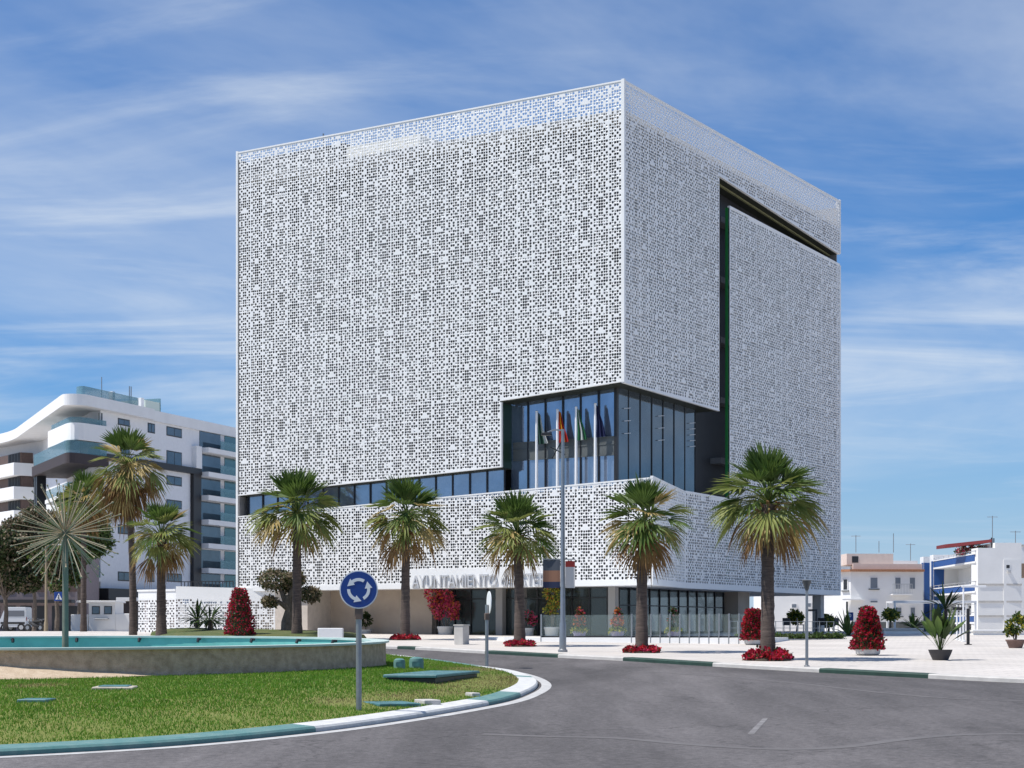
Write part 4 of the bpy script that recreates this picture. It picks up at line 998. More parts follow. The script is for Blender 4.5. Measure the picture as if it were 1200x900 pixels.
# ------------------------------------------------------------------ road signs and lamps
def arc_strip(mb, r0, r1, a0, a1, y, n=14, t=.006):
    q = [a0+(a1-a0)*k/n for k in range(n+1)]
    for a, b in zip(q, q[1:]):
        mb.hexa([(r0*math.cos(a),y,r0*math.sin(a)),(r1*math.cos(a),y,r1*math.sin(a)),(r1*math.cos(a),y+t,r1*math.sin(a)),(r0*math.cos(a),y+t,r0*math.sin(a)),(r0*math.cos(b),y,r0*math.sin(b)),(r1*math.cos(b),y,r1*math.sin(b)),(r1*math.cos(b),y+t,r1*math.sin(b)),(r0*math.cos(b),y+t,r0*math.sin(b))])
def disc(mb, r, y0, y1, n=40):
    return mb.loft([[(r*math.cos(2*math.pi*k/n),y0,r*math.sin(2*math.pi*k/n)) for k in range(n)],[(r*math.cos(2*math.pi*k/n),y1,r*math.sin(2*math.pi*k/n)) for k in range(n)]],True,True)
def round_sign(label, base, H, r, rot, arrows=True):
    root = thing('roundabout_sign', label, 'road sign', base, 'round signs on the roundabout'); root.rotation_euler = (0,0,rot)
    local(MB().tube([(0,0,-.2),(0,0,H-r*.2)], .055, 12), 'pole', M['grey'], root)
    local(MB().bev(-.075,.075,-.075,.075,H-r-.20,H-r+.02,.02), 'bracket', mat('brown_bracket',(.13,.09,.07),.6), root, False)
    face = MB(); disc(face, r, -.085, -.06); o = local(face, 'sign_plate', M['signwhite'], root, False); o.location = (0,0,H)
    b = MB(); disc(b, r*.94, -.089, -.085); o2 = b.build('blue_disc', M['signblue'], None); o2.parent = o
    mb = MB()
    for k in range(3):
        a = R(58+120*k); arc_strip(mb, r*.44, r*.60, a, a+R(70), -.095)
        e = a+R(70); c = Vector((math.cos(e),0,math.sin(e))); tt = Vector((-math.sin(e),0,math.cos(e)))
        A, B, Cc = c*r*.32, c*r*.72, c*r*.50+tt*r*.36
        mb.add([(A.x,-.095,A.z),(B.x,-.095,B.z),(Cc.x,-.095,Cc.z),(A.x,-.089,A.z),(B.x,-.089,B.z),(Cc.x,-.089,Cc.z)],[(0,1,2),(5,4,3),(0,3,4,1),(1,4,5,2),(2,5,3,0)])
    o3 = mb.build('arrows', M['signwhite'], None); o3.parent = o
    return root
p = lawn_pt(420.5, 833); round_sign('blue round roundabout sign with three white arrows', p, CZ-(691-HY)/F*p.y-p.z, .365, R(3))
p = G(570.5, 783.5); p.z += .15; round_sign('grey pole with a round sign seen almost edge-on', p, CZ-(706-HY)/F*p.y-p.z, .36, R(102))
# kerb lamp
q = G(945.5, 786); b = (q.x,q.y,q.z+PZ); H = CZ-(680-HY)/F*q.y-b[2]
root = thing('garden_lamp', 'slim grey lamp post with cone head on the kerb', 'lamp post', b)
local(MB().lathe((0,0,0), [(.09,0),(.09,.03),(.05,.05),(.042,H-.3)], 10), 'post', M['grey'], root); local(MB().lathe((0,0,H-.32), [(.05,0),(.06,.05),(.14,.28),(.15,.31),(.12,.33)], 14), 'lamp_head', mat('dark_grey_metal',(.08,.085,.085),.5), root)
# tall street lamp with banner
q = G(659.5, 768); b = (q.x,q.y,q.z+PZ); d = q.y; H = CZ-(503-HY)/F*d-b[2]
root = thing('street_lamp', 'tall grey street lamp carrying two banners', 'street lamp', b)
local(MB().lathe((0,0,0), [(.19,0),(.19,.08),(.14,.12),(.13,1.1),(.10,1.2),(.06,H)], 12), 'pole', M['grey'], root)
k = d/F
mb = MB(); mb.tube([(0,0,H-.05),(-.32,0,H-.02),(-.6,0,H-.12)], [.03,.03,.03], 6); local(mb, 'arm', M['grey'], root)
mb = MB().bev(-.85,-.45,-.12,.12,H-.24,H-.14,.03); local(mb, 'lamp_head', M['black'], root, False)
mb = MB()
for s in (-1,1): mb.tube([(-.42*1,0,H-1.15),(.02,.0,H-.35)], .02, 5)
mb.tube([(-.5,0,H-.7),(.1,0,H-1.0)], .02, 5); local(mb, 'bracket', M['black'], root)
z1, z0 = CZ-(656-HY)/F*d-b[2], CZ-(689-HY)/F*d-b[2]; h = z1-z0
def banner(xa, xb, za, zb, bands, nm):
    o = None
    for i, (f0, f1, m) in enumerate(bands):
        mb = MB(); xs = np.linspace(xa, xb, 7)
        for a, c in zip(xs, xs[1:]):
            ya, yc = .03*math.sin((a-xa)*7), .03*math.sin((c-xa)*7); l0, l1 = za+(zb-za)*f0, za+(zb-za)*f1
            mb.hexa([(a,ya,l0),(c,yc,l0),(c,yc+.008,l0),(a,ya+.008,l0),(a,ya,l1),(c,yc,l1),(c,yc+.008,l1),(a,ya+.008,l1)])
        if o is None: o = local(mb, nm, m, root, False)
        else: q2 = mb.build('printed_band', m, None); q2.parent = o
    return o
banner(-.78, -.10, z0, z1, [(0,.22,mat('navy_cloth',(.012,.02,.06),.7)),(.22,.62,mat('orange_brown_cloth',(.26,.13,.08),.8)),(.62,1,mat('slate_cloth',(.07,.08,.10),.8))], 'banner')
banner(.10, .48, z0, z1-.05, [(0,.78,mat('white_cloth',(.62,.6,.58),.8)),(.78,1,mat('red_cloth',(.42,.05,.04),.8))], 'banner')
local(MB().tube([(-.8,0,z1+.02),(.5,0,z1+.02)], .02, 6), 'banner_rod', M['grey'], root)
# bollard block and bench block
q = G(541, 758.5); root = thing('stone_block', 'pale stone totem block on the pavement left of the edge-on sign', 'stone block', (q.x,q.y,q.z+PZ)); root.rotation_euler = (0,0,R(-24))
local(MB().bev(-.24,.24,-.32,.32,0,.86,.03), 'shaft', M['concrete'], root, False); local(MB().bev(-.27,.27,-.35,.35,.862,.90,.02), 'cap_stone', M['concrete'], root, False)
d = 86.5; x0, x1 = onx(373,d).x, onx(402,d).x; zt = CZ-(736-HY)/F*d
root = thing('stone_bench', 'white block bench right of the grass mound', 'bench', ((x0+x1)/2,d,g(d)+PZ)); w = (x1-x0)/2
local(MB().bev(-w,w,-.28,.28,.12,zt-g(d)-PZ,.025), 'seat', M['white'], root, False); local(MB().box(-w+.08,w-.08,-.22,.22,0,.12), 'base', M['concrete'], root, False)
# flagpoles
def flag(mb_cols, L=1.5, hgt=1.65):
    pass
def flagpole(label, x, ytop, mats, seed, dpt):
    rr = random.Random(seed); u, _ = FL.px(x, 500); base = Vector(FL.pt(u, lowtop(u)-.3, -.62))
    t = base.y; H = CZ-(ytop-HY)/F*t-base.z
    root = thing('flagpole', label, 'flagpole', base, 'flagpoles before the corner glass')
    local(MB().lathe((0,0,0), [(.09,0),(.085,.5),(.07,H-.06),(.09,H-.05),(.02,H)], 10), 'pole', M['whitemetal'], root)
    # a flag hanging slack: pleats gather at the top and swing out below
    n, m = 16, 10; o = None
    for bi, mt in enumerate(mats):
        mb = MB(); a0, a1 = bi/len(mats), (bi+1)/len(mats); grid = []
        for j in range(m+1):
            v = j/m; row = []
            for i in range(n//len(mats)*2+1):
                s = a0+(a1-a0)*i/(n//len(mats)*2)
                xx = .06+s*(.12+.42*v**1.1); yy = .10*math.sin(s*16+seed)*(.4+.6*v)-.02
                row.append((xx+.02*math.sin(v*7+seed), yy, H-.12-1.75*(v*(1-.10*s)+.06*s)))
            grid.append(row)
        mb.loft(grid, closed=False); mb2 = mb
        ob = mb2.build('flag' if o is None else 'flag_stripe', mt, None, True, fixn=False)
        if o is None: o = ob; o.parent = root
        else: ob.parent = o
    sol = o
    return root
fg = mat('green_flag_cloth',(.01,.12,.04),.8); fw = mat('white_flag_cloth',(.6,.62,.6),.8); fr_ = mat('red_flag_cloth',(.42,.015,.01),.8); fy = mat('yellow_flag_cloth',(.75,.33,.01),.8); fb = mat('blue_flag_cloth',(.008,.014,.07),.8); fd = mat('dark_green_flag_cloth',(.02,.07,.05),.8)
flagpole('leftmost flagpole with a dark green and white flag', 622, 481, [fd,fd,fw], 1, 0)
flagpole('flagpole with the red and yellow flag', 646.5, 479, [fr_,fy,fr_], 2, 0)
flagpole('flagpole with the green and white striped flag', 668.5, 476, [fg,fw,fg], 3, 0)
flagpole('rightmost flagpole with the dark blue flag', 691, 472, [fb,fb], 4, 0)
# ------------------------------------------------------------------ apartment block on the left
KM = Vector(((88-HX)/F*180, 180.0)); FM = Fr(KM, (.36,.933)); FW = Fr(KM, (-10.3,23.0))
ap = thing('apartment_building', 'white apartment block with curved balconies and black frames', 'apartment building', (KM.x,KM.y,g(180)))
gA = g(180)
rz1 = FM.px(88,462)[1]; rz0 = rz1-1.15
def round_poly(pts, r, n=6):
    out = []
    for i, p in enumerate(pts):
        p = Vector(p); a, b = Vector(pts[i-1]), Vector(pts[(i+1) % len(pts)])
        ra = min(r[i] if isinstance(r, list) else r, (a-p).length*.45, (b-p).length*.45)
        if ra < .05: out.append(tuple(p)); continue
        q0, q1 = p+(a-p).normalized()*ra, p+(b-p).normalized()*ra
        for k in range(n+1):
            t = k/n; out.append(tuple((1-t)**2*q0+2*t*(1-t)*p+t*t*q1))
    return out
def m2(u, n): return tuple(FM.pt(u,0,n)[:2])
def w2(u, n): return tuple(FW.pt(u,0,n)[:2])
LW = FW.ux(25); uB0 = FM.ux(172); uEnd = FM.ux(279)+8
W1 = Vector(w2(LW,0)); W2 = W1+Vector((-14,19))
body = [m2(4.5,0), m2(uEnd,0), m2(uEnd,-22), (W2.x-2,W2.y+14), (W2.x,W2.y), w2(LW,-2.5), w2(5.0,-2.5)]
MB().prism(body, gA-.5, rz0).build('wall', mat('cool_white_render', (.74,.75,.77), .8, var=.04), ap)
slab = round_poly([m2(0,1.0), m2(uB0,1.0), m2(uB0,.35), m2(uEnd,.35), m2(uEnd,-18), (W2.x,W2.y+12), (W2.x-1,W2.y-1), w2(LW+1,.9), w2(0,1.2)], [3.5,0,0,0,0,0,0,4,3.5])
MB().prism(slab, rz0, rz1).build('roof', M['white'], ap)
core2 = round_poly([m2(2,-.4), m2(uB0-1,-.4), m2(uB0-1,-8), w2(LW,-6), w2(2.5,-.6)], [3,0,0,0,3])
MB().prism(core2, rz1, rz1+1.15).build('roof_railing', M['rail_glass_far'], ap)
for x, w, h in ((155,.5,2.2),(188,.6,2.2)):
    u = FM.ux(x); MB().fbox(FM, u, u+w, rz1, rz1+h*.8, -3, -2.5).build('chimney', M['white'], ap)
u = FM.ux(190); MB().fbox(FM, u+1, FM.ux(213), rz1, rz1+1.7, -6, -2.8).build('roof_hut', mat('pale_green_hut',(.55,.62,.55),.6), ap)
for x in (170,172): u = FM.ux(x); MB().tube([FM.pt(u,rz1,-2),FM.pt(u,rz1+2.6,-2)], .06, 5).build('aerial', M['grey'], ap)
MB().tube([FM.pt(FM.ux(156),rz1,-4),FM.pt(FM.ux(156),rz1+3.4,-4)], .05, 5).build('aerial', M['grey'], ap)
u = FM.ux(212); MB().fbox(FM, u, u+.25, rz1, rz1+2.2, -6, -2.8).build('roof_railing', M['rail_glass_far'], ap)
wins = [(88,120,481,498),(138,152,491,499),(173,181.5,496,507.5),(195,213,501,512),(195,213,529,549),(195,213,558,569),(195,213,586,596),(138,152,520,532),(173,181,525,537),(195,213,615,625),(138,152,549,560),(138,152,615,626),(173,181,641,652),(138,152,670,681),(173,181,671,682),(195,213,672,682)]
for a, b, c, d in wins:
    u0, u1 = FM.ux(a), FM.ux(b); zc, zd = FM.px((a+b)/2,c)[1], FM.px((a+b)/2,d)[1]
    if a == 88: u0 = 4.6
    o = MB().fbox(FM, u0, u1, zd, zc, -.3, .02).build('window', M['black'], ap)
    mb = MB().fbox(FM, u0+.12, (u0+u1)/2-.05, zd+.12, zc-.12, .02, .035).fbox(FM, (u0+u1)/2+.05, u1-.12, zd+.12, zc-.12, .02, .035); mb.build('pane', M['glass_dark'], o)
# bay with balconies behind the black frame
ub0, ub1, ub2 = FM.ux(233), FM.ux(258), FM.ux(275)
zs_ = [FM.px(250,y)[1] for y in (528,556,583,611,638.5,667,694)]
MB().fbox(FM, FM.ux(223), FM.ux(232), gA, FM.px(227,551)[1], -.2, .45).build('black_frame', M['black'], ap)
MB().fbox(FM, FM.ux(118), FM.ux(232), FM.px(227,556)[1], FM.px(227,549)[1], -.2, .55).build('black_frame', M['black'], ap)
MB().fbox(FM, FM.ux(225), FM.ux(231.5), FM.px(228,549)[1], FM.px(228,523)[1], -.2, .6).build('white_pier', M['white'], ap)
for i, z in enumerate(zs_):
    zt = FM.px(250,502)[1] if i == 0 else zs_[i-1]-.55
    o = MB().fbox(FM, ub0, uEnd-1, z-.55, z+.02, -.2, 1.3).build('balcony', M['white'], ap)
    MB().fbox(FM, ub1-2.0, uEnd-1.1, z+.02, z+1.0, 1.2, 1.26).build('balcony_railing', M['rail_glass_far'], o)
    MB().fbox(FM, ub0+.1, ub1, z+.05, min(z+2.2,zt), -.2, .05).build('window', M['glass_dark'], ap)
    MB().fbox(FM, ub2-2.4, ub2+1, z+.05, min(z+2.2,zt), -.2, .06).build('window', M['glass_green'], ap)
# corner balconies of the two upper floors
zb1 = FM.px(100,515)[1]; zb0 = FM.px(100,512)[1]
def cplan(a, b, c, d, r=3.0): return round_poly([m2(c,b), m2(c,-1.5), w2(d,-3.0), w2(d,a), (Vector(w2(0,a))+Vector(m2(0,b))-KM)[:]], [0,0,0,1.5,r])
pz0, pz1 = FM.px(95,516)[1], FM.px(95,496)[1]
MB().prism(cplan(1.2,1.0,FM.ux(120),11), pz0, pz1).build('balcony', M['white'], ap)
MB().prism(cplan(.9,.7,FM.ux(118),10.5), pz1, pz1+.6).build('balcony_railing', M['rail_glass_far'], ap)
dz0, dz1 = FM.px(90,543)[1], FM.px(90,531)[1]
MB().prism(cplan(1.6,1.0,FM.ux(118),19,1.5), dz0, dz1).build('black_frame', mat('dark_brown_frame', (.045,.034,.036), .7), ap)
MB().prism(cplan(1.45,.85,FM.ux(117),18.8,1.5), dz1, dz1+1.3).build('balcony_railing', M['rail_glass_far'], ap)
for u in (16.5, 17.6): MB().fbox(FW, u, u+.8, gA, dz0, .2, 1.2).build('black_frame', M['black'], ap)
for k in range(1, 7):
    z = dz0-2.9*k
    MB().prism(cplan(.8,.3,FM.ux(116),15,1.5), z-.4, z).build('balcony', M['white'], ap)
    MB().prism(cplan(.7,.2,FM.ux(115),14.8,1.5), z, z+1.0).build('balcony_railing', M['rail_glass_far'], ap)
# left wing with box balconies and brown slats
F2 = Fr(W1, W2-W1)
zc = rz0
for k in range(7):
    z = zc-3.9-2.85*k
    if z < gA: break
    MB().fbox(F2, -1.5, 22, z-.5, z+1.0, -1.0, 1.5).build('balcony', M['white'], ap)
    MB().fbox(F2, -1.2, 22, z+1.0, z+2.3, -1.0, .5).build('window', M['brown'], ap)
    mb = MB()
    for q in range(8): mb.fbox(F2, q*.5-1, q*.5-.75, z+1.0, z+2.3, .5, .62)
    mb.build('slat_screen', M['black'], ap)
MB().fbox(FM, 4.6, FM.ux(190), gA, gA+3.4, -.2, .12).build('ground_floor_band', M['brown'], ap)
MB().fbox(FM, FM.ux(110), FM.ux(192), gA+3.4, gA+4.6, -.2, 1.8).build('canopy', M['black'], ap)
# ------------------------------------------------------------------ garden wall with piercing, kiosk, van
a, b = Vector(onx(206,108).xy), Vector(onx(352,105.5).xy); FG = Fr(a, b-a); LG = (b-a).length; zg0 = g(107)
gw = thing('garden_wall', 'white garden wall with pierced panels left of the town hall', 'garden wall', (a.x,a.y,zg0))
top = FG.px(206,687)[1]; band = FG.px(206,701)[1]; top2 = FG.px(345,691)[1]
MB().fbar(FG, (0,top-.75), (LG,top2-.75), .75, -.3, 0).build('parapet', M['white'], gw)
mb = MB(); 
bm_keep = PWID
o = lattice('pierced_panel', FG, [(0,zg0-.1),(LG,zg0-.1),(LG,top2-.75),(0,top-.75)], gw, zref=zg0)
MB().fbox(FG, 0, LG, zg0-.1, min(top,top2)-.8, -.6, -.5).build('backing', mat('pale_backing',(.62,.61,.60),.8), gw)
MB().fbox(FG, LG*.86, LG*.90, zg0-.1, top2-.76, -.3, .01).build('pier', M['spandrel'], gw)
a2, b2 = Vector(onx(162,112).xy), Vector(onx(206,110).xy); FG2 = Fr(a2, b2-a2); L2 = (b2-a2).length
gw2 = thing('garden_wall', 'short white wall behind the two tall palms', 'garden wall', (a2.x,a2.y,zg0))
t2 = FG2.px(180,693)[1]
lattice('pierced_panel', FG2, [(0,zg0-.1),(L2,zg0-.1),(L2,t2-.45),(0,t2-.45)], gw2, zref=zg0); MB().fbox(FG2, 0, L2, t2-.45, t2, -.3, 0).build('parapet', M['white'], gw2); MB().fbox(FG2, 0, L2, zg0-.1, t2-.46, -.6, -.5).build('backing', M['mauve'], gw2); MB().fbox(FG2, -.05, L2, t2, t2+.12, -.35, .05).build('coping', M['white'], gw2)
rl = thing('railing', 'low dark railing on top of the white wall by the apartments', 'railing', FG.pt(0,top,-.15))
mb = MB(); u0r, u1r = FG.ux(211), FG.ux(272)
for k in range(16): mb.fbox(FG, u0r+(u1r-u0r)*k/15-.02, u0r+(u1r-u0r)*k/15+.02, top-.06, top+.28, -.17, -.13)
mb.fbox(FG, u0r, u1r, top+.25, top+.30, -.18, -.12); mb.build('bars', M['black'], rl)
d = 140
def ob(x0, x1, y0, y1, d, dep):                  # front-facing box from photo extents at a depth
    return ((x0-HX)/F*d, (x1-HX)/F*d, d, d+dep, CZ-(y1-HY)/F*d, CZ-(y0-HY)/F*d)
kx0, kx1, ky0, ky1, kz0, kz1 = ob(104,135,706,741,d,3.0); kz0 = g(d)+PZ
kk = thing('kiosk', 'small white flat-roofed kiosk with two dark windows', 'kiosk', ((kx0+kx1)/2,d,kz0))
MB().box(kx0,kx1,ky0,ky1,kz0,kz1).build('wall', M['white'], kk); MB().bev(kx0-.9,kx1+.15,ky0-.4,ky1+.2,kz1,kz1+.14,.03).build('roof', M['white'], kk)
for a0, a1 in ((.12,.42),(.58,.88)):
    xa, xb = kx0+(kx1-kx0)*a0, kx0+(kx1-kx0)*a1; o = MB().box(xa,xb,ky0-.03,ky0+.05,kz0+1.35,kz0+2.0).build('window', M['black'], kk); MB().box(xa+.06,xb-.06,ky0-.045,ky0-.03,kz0+1.41,kz0+1.94).build('pane', M['glass_dark'], o)
MB().bev(kx0+.5,kx1-.5,ky0-.35,ky0+.05,kz0+.95,kz0+1.03,.02).build('counter', M['grey'], kk)
for (x0,x1,yt,lab) in ((83,103,720,'low white wall left of the kiosk'),(135,158,719,'low white wall right of the kiosk')):
    q = ob(x0,x1,yt,741,d,.35); o = MB().bev(q[0],q[1],q[2],q[3],g(d)-.1,q[5],.03).build('low_wall', M['white']); tag(o, lab, 'wall', 'low white walls by the kiosk')
o = MB().box(*ob(136,157,700,704,146,2)[:4], *ob(136,157,700,704,146,2)[4:]).build('canopy_roof', M['white']); 
tag(o, 'thin white flat canopy behind the kiosk', 'canopy'); bx = ob(136,157,700,704,146,2)
for x in (bx[0]+.2, bx[1]-.2): c = MB().box(x-.1,x+.1,146.8,147,g(147),bx[4]).build('post', M['white'], None); c.parent = o
d = 150; vx0, vx1 = onx(3,d).x, onx(34,d).x; W = vx1-vx0; zv = g(d)+PZ
van = thing('van', 'white van parked under the trees', 'van', ((vx0+vx1)/2,d,zv))
hw = W/2
prof = [(-hw,.35),(-hw,.95),(-hw+.12,1.15),(-hw+.45,1.95),(-hw+.62,2.05),(hw-.08,2.05),(hw,1.95),(hw,.35)]
rings = [[(x*(1 if k in (1,2) else .985), y, z if k in (1,2) else .35+(z-.35)*.985) for x, z in prof] for k, y in enumerate((-.95,-.9,.85,.9))]
local(MB().loft(rings, True, True), 'body', M['car_white'], van, False)
local(MB().box(-hw+.55,hw-.15,-.97,-.945,1.25,1.75), 'side_window', mat('van_window',(.16,.17,.19),.2), van, False)
local(MB().box(-hw+.1,hw-.1,-.975,-.95,.62,.78), 'rub_strip', M['rubber'], van, False)
local(MB().add([(-hw+.14,-.8,1.2),(-hw+.14,.8,1.2),(-hw+.43,.75,1.92),(-hw+.43,-.75,1.92)],[(0,1,2,3)]).add([(-hw+.105,-.8,1.2),(-hw+.105,.8,1.2),(-hw+.395,.75,1.92),(-hw+.395,-.75,1.92)],[(3,2,1,0)]), 'windscreen', M['car_glass'], van, False)
for x in (-hw+.45, hw-.4):
    for y in (-.88,.88):
        o = local(MB().tube([(x,y-.1,.33),(x,y+.1,.33)], .33, 16), 'wheel', M['rubber'], van); r = MB().tube([(x,y-.115,.33),(x,y+.115,.33)], .19, 12).build('rim', M['lightgrey'], None, True); r.parent = o
local(MB().box(-hw-.03,-hw+.05,-.75,-.45,.72,.88), 'headlight', M['lightgrey'], van, False); local(MB().box(hw-.03,hw+.03,-.85,-.7,.9,1.2), 'tail_light', M['lamp_red'], van, False)
def motorbike(label, x, d, rot):
    root = thing('motorcycle', label, 'motorcycle', (onx(x,d).x,d,g(d)+PZ), 'motorcycles by the van'); root.rotation_euler = (0,0,rot)
    for y in (-.62,.62):
        o = local(MB().tube([(-.06,y,.3),(.06,y,.3)], .3, 16), 'wheel', M['rubber'], root); r = MB().tube([(-.07,y,.3),(.07,y,.3)], .17, 10).build('rim', M['grey'], None, True); r.parent = o
    local(MB().tube([(0,-.5,.4),(0,-.2,.45),(0,.15,.62),(0,.5,.75)], [.12,.2,.19,.08], 8), 'body', M['black'], root)
    local(MB().tube([(0,-.65,.82),(0,-.3,.8),(0,.1,.78)], [.10,.14,.08], 8), 'seat', M['rubber'], root)
    local(MB().tube([(0,.62,.3),(0,.42,1.0)], .04, 6).tube([(-.35,.36,1.05),(0,.42,1.0),(.35,.36,1.05)], .025, 6), 'fork', M['grey'], root)
    local(MB().lathe((0,.52,.9), [(.02,-.09),(.1,-.05),(.1,.05),(.02,.09)], 10), 'headlight', M['lightgrey'], root)
motorbike('black motorcycle parked in front of the white van', 40, 146, R(70)); motorbike('grey motorcycle parked between van and slender lamp post', 49, 150, R(25))
# crossing sign, slim lamp post, distant post
d = 118; b = (onx(73.5,d).x,d,g(d)+PZ)
root = thing('crossing_sign', 'blue square pedestrian crossing sign on a thin pole', 'road sign', b); H = CZ-(699-HY)/F*d-b[2]
local(MB().tube([(0,0,0),(0,0,H)], .04, 8), 'pole', M['grey'], root); s = .31
o = local(MB().bev(-s-.25,s-.25,-.07,-.045,H-s,H+s,.01), 'sign_plate', M['signblue'], root, False)
MB().add([(-.25-s*.72,-.076,H-s*.68),(-.25+s*.72,-.076,H-s*.68),(-.25,-.076,H+s*.72),(-.25-s*.72,-.07,H-s*.68),(-.25+s*.72,-.07,H-s*.68),(-.25,-.07,H+s*.72)],[(0,1,2),(5,4,3),(0,3,4,1),(1,4,5,2),(2,5,3,0)]).build('white_triangle', M['signwhite'], o)
mb = MB(); disc(mb, .045, -.082, -.077, 12); 
p_ = mb.build('walking_figure', M['black'], None); p_.parent = o; p_.location = (-.25,0,H+.06)
me2 = MB().tube([(-.25,-.08,H),(-.26,-.08,H-.1)], .03, 6).tube([(-.26,-.08,H-.1),(-.33,-.08,H-.2)], .018, 5).tube([(-.26,-.08,H-.1),(-.2,-.08,H-.2)], .018, 5).tube([(-.25,-.08,H-.01),(-.33,-.08,H-.06)], .014, 5).build('walking_figure', M['black'], o)
d = 122; b = (onx(54,d).x,d,g(d)+PZ); H = CZ-(640-HY)/F*d-b[2]
root = thing('lamp_post', 'slender beige lamp post between the trees and crossing sign', 'lamp post', b)
local(MB().lathe((0,0,0), [(.16,0),(.14,.6),(.10,.7),(.07,H)], 10), 'post', M['rod'], root); local(MB().tube([(0,0,H-.05),(.3,0,H+.1),(.8,0,H+.1)], .04, 6), 'arm', M['rod'], root); local(MB().bev(.7,1.2,-.12,.12,H+.06,H+.15,.02), 'lamp_head', M['lightgrey'], root, False)
# trees at the left edge
def tree(label, x, d, ytop, spread, seed, mats, dens=900):
    rg = np.random.default_rng(seed); rr = random.Random(seed); b = (onx(x,d).x,d,g(d)+PZ); H = CZ-(ytop-HY)/F*d-b[2]
    root = thing('street_tree', label, 'tree', b, 'trees at the left edge'); mb = MB()
    th_ = H*.38; mb.tube([(0,0,0),(.08,.05,th_*.5),(0,0,th_)], [.22,.17,.15], 8); blobs = []
    for k in range(11):
        a = k*2.4+rr.uniform(-.4,.4); rad = spread*rr.uniform(.25,.85); z = th_+(H-th_)*rr.uniform(.12,.88); p = (rad*math.cos(a), rad*math.sin(a), z)
        mb.tube([(0,0,th_*rr.uniform(.75,1)),(p[0]*.5,p[1]*.5,(th_+z)/2),p], [.09,.06,.02], 5); blobs.append((p, spread*rr.uniform(.28,.5)))
    blobs.append(((0,0,H-.4), spread*.35))
    mb.build('trunk', M['bark'], None, True).parent = root
    pts = np.concatenate([blob_pts(rg, p, (r,r,r*.7), int(dens*r*r), .3) for p, r in blobs])
    quads('crown', pts, .17, mats, seed, None, 1.6).parent = root
tree('dark leafy tree above the white van', 6, 138, 628, 3.6, 61, [M['leaf_dark'],M['leaf_dark'],M['leaf_olive']])
tree('brownish tree between the van and the crossing sign', 40, 160, 600, 3.8, 62, [M['leaf_dark'],M['leaf_olive'],M['leaf_olive']], 700)
tree('green tree behind the spiky fountain ball', 92, 150, 570, 3.2, 63, [M['leaf_dark'],M['leaf']], 700)
tree('small green tree behind the crossing sign', 66, 136, 640, 2.2, 64, [M['leaf_dark'],M['leaf'],M['leaf_olive']])
# shop building in the shade behind the trees
bx = ob(-60,88,650,741,172,10); sb = thing('shop_building', 'dim two-storey shop building behind the left trees', 'building', (bx[0],172,g(172)))
MB().box(bx[0],bx[1],172,182,g(172)-.2,bx[5]).build('wall', M['mauve'], sb)
for k in range(8):
    x = bx[0]+.8+k*1.55; MB().box(x,x+1.1,171.93,172.1,g(172),g(172)+2.6).build('shop_window', M['core'], sb); MB().box(x,x+.9,171.93,172.1,g(172)+4,g(172)+5.4).build('window', M['brown'], sb)
MB().box(bx[0],bx[1],170.6,172,g(172)+2.9,g(172)+3.2).build('canopy', M['black'], sb)
# ------------------------------------------------------------------ houses on the right
def win(fr, a, b, c, d, par, m='shutter', depth=.06, sill=True):
    u0, z0 = fr.px(a, d); u1, z1 = fr.px(b, c); u0, u1 = min(u0,u1), max(u0,u1); z0, z1 = min(z0,z1), max(z0,z1)
    o = MB().fbox(fr, u0, u1, z0, z1, -.2, depth).build('window', M['white'], par)
    MB().fbox(fr, u0+.08, u1-.08, z0+.08, z1-.08, depth, depth+.015).build('pane', M[m], o)
    if sill: MB().fbox(fr, u0-.1, u1+.1, z0-.1, z0-.002, -.1, depth+.1).build('sill', M['spandrel'], o)
dA = 165
HA = Fr(onx(997,dA).xy, (1,0.06)); HA0 = Fr(onx(997,dA).xy, (-.75,.66))
tl = thing('tiled_house', 'white two-storey house with a tiled eave and roof hut', 'house', (onx(997,dA).x,dA,g(dA)))
uA1 = HA.ux(1082); ez = HA.px(1030,670)[1]; gB = g(dA)
pl = [HA.pt(0,0)[:2], HA.pt(uA1,0)[:2], HA.pt(uA1,0,-9)[:2], HA0.pt(4,0,-6)[:2], HA0.pt(4,0)[:2]]
MB().prism(pl, gB-.2, ez).build('wall', M['white'], tl)
pl2 = [HA.pt(-.2,0,.45)[:2], HA.pt(uA1,0,.45)[:2], HA.pt(uA1,0,-1.2)[:2], HA0.pt(3.8,0,-1.2)[:2], HA0.pt(3.8,0,.45)[:2]]
MB().prism(pl2, ez, ez+.22).build('roof', M['tiles'], tl)
MB().prism([HA.pt(.3,0,-.3)[:2],HA.pt(uA1,0,-.3)[:2],HA.pt(uA1,0,-8)[:2],HA0.pt(3,0,-5)[:2]], ez+.2, ez+.75).build('parapet', M['peach'], tl)
h0, h1 = HA.ux(997), HA.ux(1052); hz = HA.px(1020,648)[1]
MB().fbox(HA, h0, h1, ez+.7, hz, -6, -1.5).build('roof_hut', M['peach'], tl); MB().fbox(HA, h0+.5, h0+1.1, ez+.9, hz-.25, -1.5, -1.46).build('hut_door', M['core'], tl)
MB().fbox(HA, h1, uA1-.1, ez+.7, ez+1.1, -5, -1.5).build('parapet', M['white'], tl)
win(HA,1019,1029,676,690,tl); win(HA,1019,1029,703,707,tl,'shutter',sill=False); win(HA,1048,1056,676,691,tl,sill=False); win(HA,1065,1073,676,691,tl,sill=False); win(HA,1066,1073,711,722,tl)
win(HA,1049,1057,711,722,tl)
win(HA0,988,994,678,692,tl,'core'); win(HA0,991,995,704,720,tl,'core',sill=False)
u0, u1 = HA.ux(1043), HA.ux(1066); z0 = HA.px(1050,696)[1]
